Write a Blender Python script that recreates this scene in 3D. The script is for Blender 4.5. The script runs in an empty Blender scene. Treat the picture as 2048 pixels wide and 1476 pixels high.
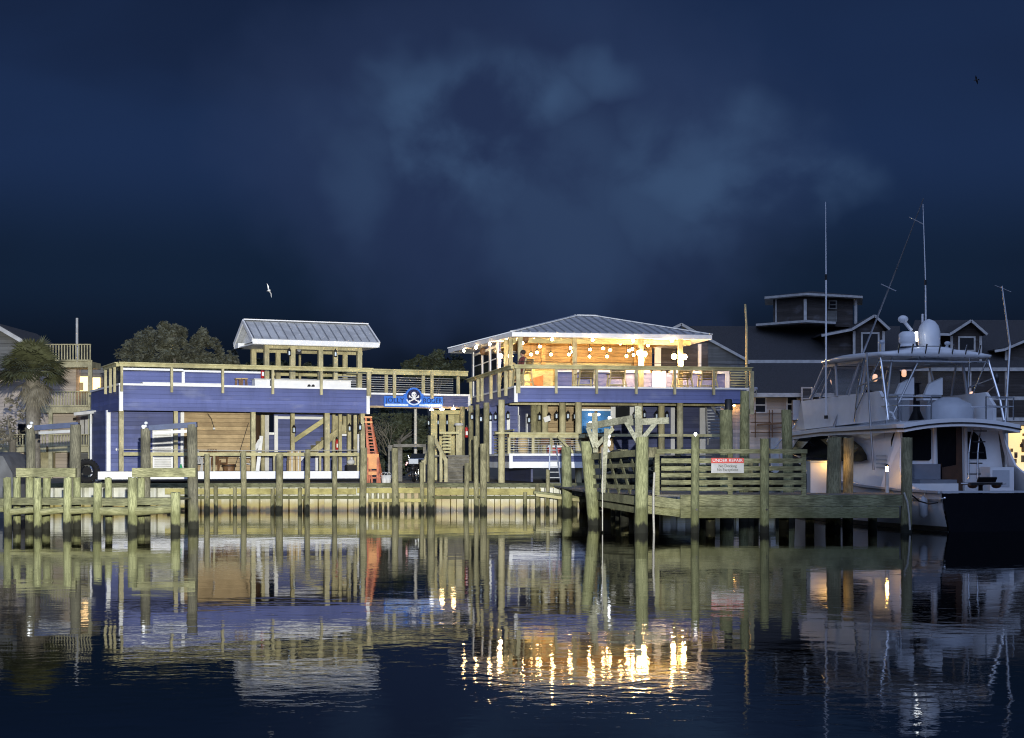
import bpy, math, random
from mathutils import Vector, Matrix
random.seed(11)
D = bpy.data; SC = bpy.context.scene; COL = SC.collection
# ---- the camera stands 2.1 m above the water, level, looking along +Y (metres) ----
F, CX, HY, CH = 3200.0, 1024.0, 925.0, 2.1
def at(px, py, Y):
    return Vector(((px - CX) / F * Y, Y, CH + (HY - py) / F * Y))
def xw(px, Y): return (px - CX) / F * Y
def zw(py, Y): return CH + (HY - py) / F * Y

class Frame:
    """a building's own axes: s along its front, d into its depth, z up"""
    def __init__(self, x, y, yaw):
        self.o = (x, y); self.yaw = yaw
        self.u = (math.cos(yaw), math.sin(yaw)); self.n = (-math.sin(yaw), math.cos(yaw))
    def front(self, px, py, d):
        r = (px - CX) / F; n = self.n; o = self.o; u = self.u
        t = (d + o[0]*n[0] + o[1]*n[1]) / (r*n[0] + n[1])
        return ((t*r - o[0])*u[0] + (t - o[1])*u[1], CH + (HY - py)/F*t)
    def side(self, px, py, s):
        r = (px - CX) / F; n = self.n; o = self.o; u = self.u
        t = (s + o[0]*u[0] + o[1]*u[1]) / (r*u[0] + u[1])
        return ((t*r - o[0])*n[0] + (t - o[1])*n[1], CH + (HY - py)/F*t)
    def s(self, px, d): return self.front(px, 0, d)[0]
    def z(self, px, py, d): return self.front(px, py, d)[1]
    def world(self, s, d, z):
        return Vector((self.o[0] + s*self.u[0] + d*self.n[0], self.o[1] + s*self.u[1] + d*self.n[1], z))

class MB:
    """collects shapes into one mesh"""
    def __init__(self): self.v = []; self.f = []; self.s = []; self.c = []
    def add(self, vs, fs, smooth=False):
        b = len(self.v); self.c.append((b, len(self.f))); self.v += [tuple(p) for p in vs]
        for f in fs: self.f.append([b + i for i in f]); self.s.append(smooth)
        return self
    def box(self, x0, x1, y0, y1, z0, z1):
        if x0 > x1: x0, x1 = x1, x0
        if y0 > y1: y0, y1 = y1, y0
        if z0 > z1: z0, z1 = z1, z0
        v = [(x0,y0,z0),(x1,y0,z0),(x1,y1,z0),(x0,y1,z0),(x0,y0,z1),(x1,y0,z1),(x1,y1,z1),(x0,y1,z1)]
        return self.add(v, [(0,3,2,1),(4,5,6,7),(0,1,5,4),(1,2,6,5),(2,3,7,6),(3,0,4,7)])
    def bar(self, p, q, w, h=None, up=(0,0,1)):
        h = w if h is None else h
        p, q = Vector(p), Vector(q); a = (q - p).normalized(); up = Vector(up)
        if abs(a.dot(up)) > 0.98: up = Vector((0,1,0))
        x = a.cross(up).normalized(); y = x.cross(a).normalized()
        v = []
        for c in (p, q):
            for i, j in ((-1,-1),(1,-1),(1,1),(-1,1)): v.append(c + x*(i*w/2) + y*(j*h/2))
        return self.add(v, [(0,1,2,3),(7,6,5,4),(0,4,5,1),(1,5,6,2),(2,6,7,3),(3,7,4,0)])
    def tube(self, p, q, r0, r1=None, n=10, caps=True):
        r1 = r0 if r1 is None else r1
        p, q = Vector(p), Vector(q); a = (q - p).normalized()
        up = Vector((0,0,1)) if abs(a.z) < 0.95 else Vector((0,1,0))
        x = a.cross(up).normalized(); y = a.cross(x)
        v = []
        for c, r in ((p, r0), (q, r1)):
            for k in range(n):
                t = 2*math.pi*k/n; v.append(c + x*(r*math.cos(t)) + y*(r*math.sin(t)))
        self.add(v, [(k, (k+1) % n, n + (k+1) % n, n + k) for k in range(n)], True)
        if caps: self.add(v[:n], [tuple(range(n))[::-1]]); self.add(v[n:], [tuple(range(n))])
        return self
    def path(self, pts, r, n=6):
        for a, b in zip(pts[:-1], pts[1:]): self.tube(a, b, r, r, n)
        return self
    def lathe(self, c, prof, n=14):
        c = Vector(c); v = []
        for r, z in prof:
            for k in range(n):
                t = 2*math.pi*k/n; v.append((c.x + r*math.cos(t), c.y + r*math.sin(t), c.z + z))
        f = []
        for i in range(len(prof)-1):
            for k in range(n): f.append((i*n+k, i*n+(k+1) % n, (i+1)*n+(k+1) % n, (i+1)*n+k))
        self.add(v, f, True)
        self.add(v[:n], [tuple(range(n))[::-1]]); self.add(v[-n:], [tuple(range(n))])
        return self
    def ball(self, c, r, n=12, sx=1, sy=1, sz=1):
        c = Vector(c); m = max(5, n//2); v = []; f = []
        for i in range(m+1):
            a = math.pi*i/m
            for k in range(n):
                t = 2*math.pi*k/n
                v.append((c.x + r*sx*math.sin(a)*math.cos(t), c.y + r*sy*math.sin(a)*math.sin(t), c.z + r*sz*math.cos(a)))
        for i in range(m):
            for k in range(n): f.append((i*n+k, (i+1)*n+k, (i+1)*n+(k+1) % n, i*n+(k+1) % n))
        return self.add(v, f, True)
    def prism(self, poly, a, b, plane='xz'):
        """poly in a plane, pushed from a to b along the third axis"""
        mk = {'xz': lambda p, t: (p[0], t, p[1]), 'xy': lambda p, t: (p[0], p[1], t), 'yz': lambda p, t: (t, p[0], p[1])}[plane]
        n = len(poly); v = [mk(p, a) for p in poly] + [mk(p, b) for p in poly]
        return self.add(v, [tuple(range(n)), tuple(range(n, 2*n))[::-1]] + [(i, n+i, n+(i+1) % n, (i+1) % n) for i in range(n)])
    def slab(self, pts, t):
        """a sheet of thickness t under a 3-D polygon"""
        pts = [Vector(p) for p in pts]; n = len(pts)
        nn = (pts[1]-pts[0]).cross(pts[2]-pts[0]).normalized()
        lo = [p - nn*t for p in pts]
        return self.add(pts + lo, [tuple(range(n)), tuple(range(n, 2*n))[::-1]] + [(i, n+i, n+(i+1) % n, (i+1) % n) for i in range(n)])
    def quad(self, *p): return self.add(p, [tuple(range(len(p)))])
    def build_each(self, name, mat, parent=None):
        """every added shape as an object of its own"""
        ends = self.c[1:] + [(len(self.v), len(self.f))]; out = []
        for (v0, f0), (v1, f1) in zip(self.c, ends):
            m = MB(); m.add(self.v[v0:v1], [[i - v0 for i in f] for f in self.f[f0:f1]], False); m.s = self.s[f0:f1]
            out.append(m.build(name, mat, parent))
        return out
    def build(self, name, mat, parent=None, label=None):
        me = D.meshes.new(name); me.from_pydata(self.v, [], self.f)
        import bmesh
        bm = bmesh.new(); bm.from_mesh(me); bmesh.ops.recalc_face_normals(bm, faces=bm.faces); bm.to_mesh(me); bm.free()
        me.polygons.foreach_set('use_smooth', self.s)
        me.materials.append(mat); me.update()
        o = D.objects.new(name, me); COL.objects.link(o)
        if parent is not None: o.parent = parent
        if label: o['label'] = label
        return o

def tag(o, label, cat, group=None):
    o['label'] = label; o['category'] = cat
    if group: o['group'] = group
    return o
def thing(name, label, cat, loc=(0,0,0), rz=0.0, group=None):
    o = D.objects.new(name, None); COL.objects.link(o)
    o.location = loc; o.rotation_euler = (0, 0, rz); o.empty_display_size = 0.2
    return tag(o, label, cat, group)
def copy_tree(o, loc=None, rz=None, label=None, parent=None, kids=None):
    c = o.copy(); COL.objects.link(c)
    if parent is not None: c.parent = parent
    if loc is not None: c.location = loc
    if rz is not None: c.rotation_euler = (0, 0, rz)
    if label: c['label'] = label
    for ch in list(o.children): copy_tree(ch, parent=c)
    return c
ORD = ['first','second','third','fourth','fifth','sixth','seventh','eighth','ninth','tenth','eleventh','twelfth',
       'thirteenth','fourteenth','fifteenth','sixteenth','seventeenth','eighteenth','nineteenth','twentieth',
       'twenty-first','twenty-second','twenty-third','twenty-fourth','twenty-fifth','twenty-sixth','twenty-seventh','twenty-eighth','twenty-ninth','thirtieth']

# ---------------- materials ----------------
def C(r, g, b):
    f = lambda c: (c/255/12.92) if c/255 <= .04045 else ((c/255+.055)/1.055)**2.4
    return (f(r), f(g), f(b), 1)
def new_mat(name):
    m = D.materials.new(name); m.use_nodes = True; nt = m.node_tree
    return m, nt, nt.nodes['Principled BSDF']
def N(nt, typ, **kw):
    n = nt.nodes.new(typ)
    for k, v in kw.items():
        if k in n.inputs.keys(): n.inputs[k].default_value = v
        else: setattr(n, k, v)
    return n
def mixc(nt, fac, a, b, mode='MIX'):
    n = nt.nodes.new('ShaderNodeMix'); n.data_type = 'RGBA'; n.blend_type = mode
    for i, x in ((0, fac), (6, a), (7, b)):
        if hasattr(x, 'is_linked') or isinstance(x, bpy.types.NodeSocket): nt.links.new(x, n.inputs[i])
        else: n.inputs[i].default_value = x
    return n.outputs[2]
def ramp(nt, src, p0, p1):
    n = nt.nodes.new('ShaderNodeMapRange'); n.interpolation_type = 'SMOOTHSTEP'
    nt.links.new(src, n.inputs[0]); n.inputs[1].default_value = p0; n.inputs[2].default_value = p1
    return n.outputs[0]
def noise(nt, scale, vscale=(1,1,1), detail=4, coord='Object', rough=.55):
    tc = nt.nodes.new('ShaderNodeTexCoord'); mp = nt.nodes.new('ShaderNodeMapping')
    mp.inputs['Scale'].default_value = vscale
    oi = nt.nodes.new('ShaderNodeObjectInfo')
    ad = nt.nodes.new('ShaderNodeVectorMath'); ad.operation = 'ADD'
    sc = nt.nodes.new('ShaderNodeVectorMath'); sc.operation = 'SCALE'; sc.inputs[0].default_value = (37, 91, 53)
    nt.links.new(oi.outputs['Random'], sc.inputs['Scale'])
    nt.links.new(tc.outputs[coord], ad.inputs[0]); nt.links.new(sc.outputs[0], ad.inputs[1])
    nt.links.new(ad.outputs[0], mp.inputs[0])
    t = nt.nodes.new('ShaderNodeTexNoise'); t.inputs['Scale'].default_value = scale; t.inputs['Detail'].default_value = detail
    t.inputs['Roughness'].default_value = rough
    nt.links.new(mp.outputs[0], t.inputs['Vector'])
    return t.outputs[0]
def bump(nt, b, height, dist, strength=1.0):
    n = nt.nodes.new('ShaderNodeBump'); n.inputs['Distance'].default_value = dist; n.inputs['Strength'].default_value = strength
    nt.links.new(height, n.inputs['Height']); nt.links.new(n.outputs[0], b.inputs['Normal'])
def mul(c, k): return (c[0]*k, c[1]*k, c[2]*k, 1)
def plain(name, col, rough=.6, metal=0.0, vary=.18, scale=3.0, vs=(1,1,1)):
    m, nt, b = new_mat(name)
    b.inputs['Roughness'].default_value = rough; b.inputs['Metallic'].default_value = metal
    f = ramp(nt, noise(nt, scale, vs), .3, .7)
    nt.links.new(mixc(nt, f, mul(col, 1-vary), mul(col, 1+vary)), b.inputs['Base Color'])
    return m
def wood(name, c1, c2, vs, rough=.8, tide=False, knots=False, pitch=None):
    """grain stretched along one axis; tide: dark wet and weedy band by the waterline; pitch: planks along z"""
    m, nt, b = new_mat(name); b.inputs['Roughness'].default_value = rough
    g = noise(nt, 6, vs, 6, rough=.65)
    col = mixc(nt, ramp(nt, g, .34, .62), c1, c2)
    blot = ramp(nt, noise(nt, 1.6, (1,1,1), 5), .40, .66)
    col = mixc(nt, blot, col, mixc(nt, .6, col, mul(c1, .45)))
    crack = ramp(nt, noise(nt, 17, vs, 3), .63, .72)
    col = mixc(nt, crack, col, mul(c1, .28))
    if pitch:
        geo = nt.nodes.new('ShaderNodeTexCoord'); sep = nt.nodes.new('ShaderNodeSeparateXYZ')
        nt.links.new(geo.outputs['Object'], sep.inputs[0])
        dv = N(nt, 'ShaderNodeMath', operation='DIVIDE'); nt.links.new(sep.outputs['Z'], dv.inputs[0]); dv.inputs[1].default_value = pitch
        fl = N(nt, 'ShaderNodeMath', operation='FLOOR'); nt.links.new(dv.outputs[0], fl.inputs[0])
        wn = nt.nodes.new('ShaderNodeTexWhiteNoise'); wn.noise_dimensions = '1D'; nt.links.new(fl.outputs[0], wn.inputs['W'])
        col = mixc(nt, wn.outputs['Value'], mixc(nt, .5, col, mul(c1, .62)), mixc(nt, .3, col, mul(c2, 1.12)))
        fr = N(nt, 'ShaderNodeMath', operation='FRACT'); nt.links.new(dv.outputs[0], fr.inputs[0])
        gap = ramp(nt, fr.outputs[0], .0, .12)
        bump(nt, b, gap, .02)
    else:
        bump(nt, b, g, .012, .7)
    if tide:
        pos = nt.nodes.new('ShaderNodeNewGeometry'); sep2 = nt.nodes.new('ShaderNodeSeparateXYZ'); nt.links.new(pos.outputs['Position'], sep2.inputs[0])
        nz = noise(nt, 5, (1,1,.6), 4)
        ad = N(nt, 'ShaderNodeMath', operation='MULTIPLY_ADD'); nt.links.new(nz, ad.inputs[0]); ad.inputs[1].default_value = -.55; nt.links.new(sep2.outputs['Z'], ad.inputs[2])
        alg = ramp(nt, ad.outputs[0], .12, .7)
        col = mixc(nt, alg, mixc(nt, .45, col, (.10,.105,.03,1)), col)
        weed = ramp(nt, ad.outputs[0], -.10, .05)
        col = mixc(nt, weed, (.010,.011,.006,1), col)
    nt.links.new(col, b.inputs['Base Color'])
    return m
def siding(name, col, pitch=.19, rough=.5, vary=.13):
    m, nt, b = new_mat(name); b.inputs['Roughness'].default_value = rough
    tc = nt.nodes.new('ShaderNodeTexCoord'); sep = nt.nodes.new('ShaderNodeSeparateXYZ'); nt.links.new(tc.outputs['Object'], sep.inputs[0])
    dv = N(nt, 'ShaderNodeMath', operation='DIVIDE'); nt.links.new(sep.outputs['Z'], dv.inputs[0]); dv.inputs[1].default_value = pitch
    fl = N(nt, 'ShaderNodeMath', operation='FLOOR'); nt.links.new(dv.outputs[0], fl.inputs[0])
    fr = N(nt, 'ShaderNodeMath', operation='FRACT'); nt.links.new(dv.outputs[0], fr.inputs[0])
    f = ramp(nt, noise(nt, 2.2, (.25,.25,4), 4), .3, .7)
    wn = nt.nodes.new('ShaderNodeTexWhiteNoise'); wn.noise_dimensions = '1D'; nt.links.new(fl.outputs[0], wn.inputs['W'])
    c = mixc(nt, f, mul(col, 1-vary), mul(col, 1+vary))
    c = mixc(nt, wn.outputs['Value'], mixc(nt, .55, c, mul(col, .62)), mixc(nt, .5, c, mul(col, 1.4)))
    st = ramp(nt, noise(nt, 1.1, (1.6,1.6,.35), 5, rough=.65), .45, .75)
    c = mixc(nt, st, c, mixc(nt, .55, c, mul(col, .55)))
    pale = ramp(nt, noise(nt, .8, (1,1,2.5), 4), .52, .75)
    c = mixc(nt, mixc(nt, pale, (0,0,0,1), (.16,.16,.16,1)), c, (.42,.44,.5,1))
    nt.links.new(c, b.inputs['Base Color'])
    inv = N(nt, 'ShaderNodeMath', operation='SUBTRACT'); inv.inputs[0].default_value = 1; nt.links.new(fr.outputs[0], inv.inputs[1])
    bump(nt, b, inv.outputs[0], .05)
    return m
def glow(name, col, strength):
    m, nt, b = new_mat(name)
    b.inputs['Base Color'].default_value = (.8,.8,.8,1)
    b.inputs['Emission Color'].default_value = col; b.inputs['Emission Strength'].default_value = strength
    return m

M = {}
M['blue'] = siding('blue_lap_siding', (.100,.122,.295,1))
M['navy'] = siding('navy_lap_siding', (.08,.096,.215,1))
M['white'] = plain('white_trim_paint', (.76,.77,.79,1), .5, vary=.05)
M['dirtywhite'] = plain('weathered_white_paint', (.5,.5,.49,1), .6, vary=.15)
M['pine'] = wood('new_treated_pine', (.36,.325,.185,1), (.52,.47,.28,1), (5,5,.7))
M['pineh'] = wood('new_treated_pine_board', (.42,.385,.20,1), (.56,.515,.28,1), (.8,9,9))
M['cedar'] = wood('cedar_plank_wall', (.38,.27,.15,1), (.56,.43,.25,1), (.5,.5,7), pitch=.19)
M['cedarin'] = wood('warm_ceiling_boards', (.45,.275,.105,1), (.61,.40,.165,1), (.6,.6,6), pitch=.17)
M['redwood'] = wood('stained_wood_panel', (.30,.115,.04,1), (.40,.17,.06,1), (5,5,.6))
M['pile'] = wood('weathered_piling', (.15,.14,.075,1), (.35,.325,.19,1), (7,7,.8), .9, tide=True)
M['pileg'] = wood('green_weathered_piling', (.12,.13,.062,1), (.31,.325,.175,1), (7,7,.8), .9, tide=True)
M['dockh'] = wood('weathered_dock_board', (.11,.112,.055,1), (.32,.32,.18,1), (.7,6,9), .9, tide=True)
M['dockd'] = wood('dark_wet_dock_board', (.075,.078,.042,1), (.19,.195,.11,1), (.7,6,9), .9, tide=True)
M['piled'] = wood('dark_grey_lift_post', (.055,.054,.04,1), (.15,.145,.105,1), (7,7,.8), .9, tide=True)
M['bleach'] = wood('bleached_frame_timber', (.20,.205,.145,1), (.40,.40,.30,1), (3,3,3), .9)
M['net'] = plain('gap_dark_net', (.016,.018,.013,1), .95, 0, .6, 9)  # tone lowered so the gaps behind the pier rail stay dark
M['waler'] = wood('yellow_pine_waler', (.34,.30,.11,1), (.48,.43,.17,1), (.7,6,9), .9, tide=False)
M['dockn'] = wood('grey_deck_board', (.12,.115,.10,1), (.22,.21,.185,1), (.7,6,6), .9)
M['roof'] = plain('galvanised_roof_metal', (.44,.46,.49,1), .55, .1, .15, 2.0)
M['shingle'] = plain('dark_roof_shingle', (.05,.05,.054,1), .95, vary=.3, scale=14)
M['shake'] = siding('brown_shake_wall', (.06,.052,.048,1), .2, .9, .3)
M['shakeg'] = siding('grey_shake_wall', (.15,.15,.14,1), .2, .9, .25)
M['cream'] = siding('pale_pinkish_siding', (.50,.43,.37,1), .2, .8, .12)
M['rubber'] = plain('black_rubber', (.004,.004,.005,1), .9, 0, .3, 8)
M['black'] = plain('black_metal', (.012,.012,.015,1), .45, .2)
M['blackglass'] = plain('dark_glass', (.006,.007,.01,1), .06, 0, .05)
M['steel'] = plain('galvanised_steel', (.45,.47,.5,1), .35, .8, .1)
M['chrome'] = plain('polished_steel', (.7,.72,.75,1), .12, 1.0, .05)
M['gel'] = plain('white_gelcoat', (.74,.76,.79,1), .16, 0, .03)
M['tarp'] = plain('dark_grey_tarpaulin', (.10,.105,.115,1), .7, 0, .25, 2)
M['gelg'] = plain('grey_gelcoat', (.42,.45,.50,1), .4, 0, .05)
M['bluebeam'] = plain('blue_painted_steel', (.03,.045,.10,1), .5, .3, .2)
M['orange'] = plain('orange_fibreglass', (.40,.11,.05,1), .6, 0, .35, 5)
M['orangey'] = plain('yellow_orange_plastic', (.55,.22,.05,1), .5, 0, .1)
M['red'] = plain('red_paint', (.42,.02,.02,1), .4, 0, .1)
M['brown'] = plain('brown_wood', (.16,.085,.04,1), .6, 0, .2, 6)
M['card'] = plain('cardboard', (.46,.35,.19,1), .9, 0, .08)
M['chair'] = wood('olive_stained_chair', (.10,.075,.03,1), (.17,.13,.055,1), (5,5,1))
M['land'] = plain('packed_sand_and_gravel', (.13,.115,.085,1), .95, 0, .3, 1.2)
M['rope'] = plain('grey_rope', (.38,.37,.33,1), .9, 0, .15, 20)
M['leaf'] = plain('grey_green_leaf', (.095,.1,.07,1), .7, 0, .45, 1.3)
M['leafd'] = plain('dark_leaf', (.05,.06,.032,1), .7, 0, .4, 1.0)
M['palmleaf'] = plain('palm_leaf', (.052,.058,.026,1), .7, 0, .4, 1.6)
M['thatch'] = plain('dry_palm_skirt', (.13,.12,.095,1), .9, 0, .35, 3.0)
M['bark'] = wood('grey_bark', (.11,.10,.085,1), (.2,.185,.155,1), (5,5,1.2), .95)
M['blackglass'].node_tree.nodes['Principled BSDF'].inputs['IOR'].default_value = 1.2
M['glass'] = plain('window_glass', (.02,.022,.026,1), .08, 0, .05)
M['cushion'] = plain('slate_cushion', (.16,.18,.22,1), .8, 0, .08)
M['teak'] = plain('dark_teak', (.07,.032,.016,1), .4, 0, .2, 6)
M['tile'] = plain('blue_panel', (.02,.15,.38,1), .4, 0, .1)
M['signblue'] = plain('sign_blue', (.035,.16,.62,1), .4, 0, .05)
M['signdark'] = plain('sign_dark_blue', (.010,.016,.075,1), .4, 0, .05)
M['signpale'] = plain('sign_pale_blue', (.55,.68,.85,1), .5, 0, .05)
M['ink'] = plain('dark_lettering', (.05,.07,.055,1), .7, 0, .05)
M['signred'] = plain('faded_red', (.62,.09,.07,1), .7, 0, .2, 9)
M['skin'] = plain('skin', (.42,.24,.17,1), .6, 0, .05)
M['maroon'] = plain('maroon_cloth', (.11,.028,.028,1), .9, 0, .15, 8)
M['hair'] = plain('dark_hair', (.03,.018,.012,1), .7, 0, .2, 12)
M['khaki'] = plain('khaki_cloth', (.2,.17,.09,1), .9, 0, .15, 8)
M['bulb'] = glow('warm_bulb_glass', (1.0,.64,.28,1), 95)
M['flood'] = glow('warm_lamp_glass', (1.0,.66,.31,1), 40)
M['cool'] = glow('cool_white_lamp', (.9,.95,1.0,1), 5)
M['amber'] = glow('amber_lamp', (1.0,.52,.12,1), 95)
M['litwarm'] = glow('lit_room_behind_window', (1.0,.58,.15,1), 2.4)
M['litorange'] = glow('lit_orange_room', (1.0,.30,.05,1), .6)
M['litorange2'] = glow('orange_porch_lamp', (1.0,.50,.22,1), 1.3)
M['litshop'] = glow('lit_shop_room', (1.0,.72,.32,1), 1.0)
M['taillight'] = glow('red_tail_lamp', (1.0,.12,.06,1), .7)
# ---------------- camera, light, sky ----------------
cam = D.cameras.new('camera'); cam.lens = 36*F/2048; cam.sensor_width = 36; cam.shift_y = (HY-738)/2048
cam.clip_end = 3000; cam.clip_start = .1
co = D.objects.new('camera', cam); COL.objects.link(co); co.location = (0, 0, CH); co.rotation_euler = (math.pi/2, 0, 0)
SC.camera = co
SC.view_settings.view_transform = 'Standard'; SC.view_settings.look = 'None'; SC.view_settings.exposure = 0; SC.view_settings.gamma = 1
SC.cycles.use_denoising = True; SC.cycles.sample_clamp_indirect = 25; SC.cycles.max_bounces = 8
SC.cycles.use_light_tree = True; SC.cycles.filter_width = 1.1

w = D.worlds.new('World'); SC.world = w; w.use_nodes = True; nt = w.node_tree
bg = nt.nodes['Background']
tc = nt.nodes.new('ShaderNodeTexCoord'); sep = nt.nodes.new('ShaderNodeSeparateXYZ'); nt.links.new(tc.outputs['Generated'], sep.inputs[0])
z, x, y = sep.outputs['Z'], sep.outputs['X'], sep.outputs['Y']; z0 = z
def rgbramp(src, stops):
    n = nt.nodes.new('ShaderNodeValToRGB'); nt.links.new(src, n.inputs[0]); e = n.color_ramp.elements
    n.color_ramp.interpolation = 'EASE'
    while len(e) < len(stops): e.new(.5)
    for i, (p, c) in enumerate(stops): e[i].position = p; e[i].color = c
    return n.outputs[0]
def dome_noise(scale, vs, detail=5, rough=.55, dist=0, off=(0,0,0)):
    mp = nt.nodes.new('ShaderNodeMapping'); mp.inputs['Scale'].default_value = vs; mp.inputs['Location'].default_value = off; nt.links.new(tc.outputs['Generated'], mp.inputs[0])
    t = nt.nodes.new('ShaderNodeTexNoise'); t.inputs['Scale'].default_value = scale; t.inputs['Detail'].default_value = detail; t.inputs['Roughness'].default_value = rough; t.inputs['Distortion'].default_value = dist
    nt.links.new(mp.outputs[0], t.inputs['Vector']); return t.outputs[0]
grad = rgbramp(z, [(0.0, C(13,18,31)), (.06, C(13,21,35)), (.115, C(19,34,56)), (.19, C(28,46,80)), (.245, C(27,44,77)), (.30, C(25,41,72)), (.6, C(70,80,108)), (1.0, C(92,104,134))])
# a thin broken cloud bank ahead, still lit faintly, and big dark patches in the overcast
wa, wb_ = dome_noise(7, (1,.3,1), 4, .55, 0, (3.3,0,.7)), dome_noise(7, (1,.3,1), 4, .55, 0, (9.1,0,5.2))
def warped(src, n, k):
    a = N(nt, 'ShaderNodeMath', operation='SUBTRACT'); nt.links.new(n, a.inputs[0]); a.inputs[1].default_value = .5
    b = N(nt, 'ShaderNodeMath', operation='MULTIPLY_ADD'); nt.links.new(a.outputs[0], b.inputs[0]); b.inputs[1].default_value = k; nt.links.new(src, b.inputs[2]); return b.outputs[0]
x, z = warped(x, wa, .17), warped(z, wb_, .13)
def ell(cx, cz, rx, rz):
    a = N(nt, 'ShaderNodeMath', operation='MULTIPLY_ADD'); nt.links.new(x, a.inputs[0]); a.inputs[1].default_value = 1/rx; a.inputs[2].default_value = -cx/rx
    b = N(nt, 'ShaderNodeMath', operation='MULTIPLY_ADD'); nt.links.new(z, b.inputs[0]); b.inputs[1].default_value = 1/rz; b.inputs[2].default_value = -cz/rz
    c = N(nt, 'ShaderNodeMath', operation='POWER'); nt.links.new(a.outputs[0], c.inputs[0]); c.inputs[1].default_value = 2
    d = N(nt, 'ShaderNodeMath', operation='MULTIPLY_ADD'); nt.links.new(b.outputs[0], d.inputs[0]); nt.links.new(b.outputs[0], d.inputs[1]); nt.links.new(c.outputs[0], d.inputs[2])
    return ramp(nt, d.outputs[0], 1.0, .0)
def mathop(op, a, b):
    n = N(nt, 'ShaderNodeMath', operation=op)
    for i, q in enumerate((a, b)):
        if isinstance(q, float): n.inputs[i].default_value = q
        else: nt.links.new(q, n.inputs[i])
    return n.outputs[0]
cl = dome_noise(11.5, (1,.3,1.1), 6, .5, .25, (1.7, 0, .35))
soft = dome_noise(6, (1,.3,1.2), 3, .5, .3, (.6, 0, 1.3))
broad = dome_noise(3.2, (1,.3,1.9), 4, .5, .4, (4.1, 0, 2.2))
m1 = ell(.015, .18, .215, .14)
sky = mixc(nt, mathop('MULTIPLY', ramp(nt, broad, .62, .38), .35), grad, C(15,21,38))
sky = mixc(nt, mathop('MULTIPLY', m1, .75), sky, C(45,61,95))
sky = mixc(nt, mathop('MULTIPLY', mathop('MULTIPLY', ramp(nt, soft, .60, .42), m1), .55), sky, C(31,43,74))
puffs = None
for cx_, cz_, rx_, rz_, k_ in ((-.008,.222,.05,.030,.9),(-.022,.190,.03,.045,.75),(.06,.235,.025,.018,.6),(.135,.19,.05,.028,.6),(.14,.165,.07,.022,.75),(.095,.155,.04,.03,.5),(-.06,.17,.04,.05,.35),(.03,.15,.06,.05,.35)):
    e = mathop('MULTIPLY', ell(cx_, cz_, rx_*1.5, rz_*1.5), k_)
    puffs = e if puffs is None else mathop('MAXIMUM', puffs, e)
cf = mathop('MULTIPLY', puffs, ramp(nt, cl, .36, .62))
sky = mixc(nt, mathop('MULTIPLY', cf, .72), sky, C(66,92,127))
# bluish glow added behind the viewer (y < 0) to brighten far bank and boat
back = ramp(nt, y, .1, -.9)
up = ramp(nt, z0, -.05, .5)
sky = mixc(nt, mathop('MULTIPLY', back, up), sky, (.60,.80,1.36,1))
nt.links.new(sky, bg.inputs[0]); bg.inputs[1].default_value = 1.0

# the moonlit overcast: very weak, wide and cool
sl = D.lights.new('sun', 'SUN'); sl.energy = .05; sl.angle = math.radians(20); sl.color = (.75,.85,1)
so = D.objects.new('sun', sl); COL.objects.link(so); so.rotation_euler = (math.radians(58), 0, math.radians(-28))
# the floodlight of the near quay, beside and behind the viewer: the photograph shows its pool on
# everything that faces the camera and its hard shadows just left of the boat-lift posts
fl = D.lights.new('quay_floodlight', 'SPOT'); fl.energy = 265000; fl.spot_size = math.radians(38); fl.spot_blend = 1.0; fl.shadow_soft_size = .06
fl.color = (1.0, .97, .86)
fo = D.objects.new('quay_floodlight', fl); COL.objects.link(fo); fo.location = (.9, -2.5, 3.4)
fo.rotation_euler = (Vector((-10.4, 70, 2.4)) - fo.location).to_track_quat('-Z', 'Y').to_euler()

# ---------------- water, land ----------------
m, nt, b = new_mat('harbour_water')
b.inputs['Base Color'].default_value = (.00015,.00022,.0003,1); b.inputs['Roughness'].default_value = .022; b.inputs['IOR'].default_value = 1.18
def wnoise(scale, vs, detail=2, dist=0):
    tcn = nt.nodes.new('ShaderNodeTexCoord'); mp = nt.nodes.new('ShaderNodeMapping'); mp.inputs['Scale'].default_value = vs
    nt.links.new(tcn.outputs['Object'], mp.inputs[0]); t = nt.nodes.new('ShaderNodeTexNoise'); t.inputs['Scale'].default_value = scale
    t.inputs['Detail'].default_value = detail; t.inputs['Distortion'].default_value = dist; nt.links.new(mp.outputs[0], t.inputs['Vector']); return t.outputs[0]
fine = wnoise(3.8, (1,1.25,1), 3, .5)
mid = wnoise(.7, (1,1.3,1), 2)
patch = ramp(nt, wnoise(.09, (.6,1.3,1), 2), .38, .62)
k1 = N(nt, 'ShaderNodeMath', operation='MULTIPLY_ADD'); nt.links.new(patch, k1.inputs[0]); k1.inputs[1].default_value = .75; k1.inputs[2].default_value = .25
h1 = N(nt, 'ShaderNodeMath', operation='MULTIPLY'); nt.links.new(fine, h1.inputs[0]); nt.links.new(k1.outputs[0], h1.inputs[1])
h2 = N(nt, 'ShaderNodeMath', operation='MULTIPLY_ADD'); nt.links.new(mid, h2.inputs[0]); h2.inputs[1].default_value = 2.0; nt.links.new(h1.outputs[0], h2.inputs[2])
bump(nt, b, h2.outputs[0], .0020)
M['water'] = m
me = D.meshes.new('water'); me.from_pydata([(-900,-60,0),(900,-60,0),(900,1500,0),(-900,1500,0)], [], [(0,1,2,3)]); me.materials.append(M['water'])
wo = D.objects.new('water', me); COL.objects.link(wo); wo['kind'] = 'structure'
BY = 69.6          # the seawall's face
g = MB(); g.box(-300, 300, BY+.45, 1400, -1.5, 1.18); go = g.build('land', M['land']); go['kind'] = 'structure'

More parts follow.
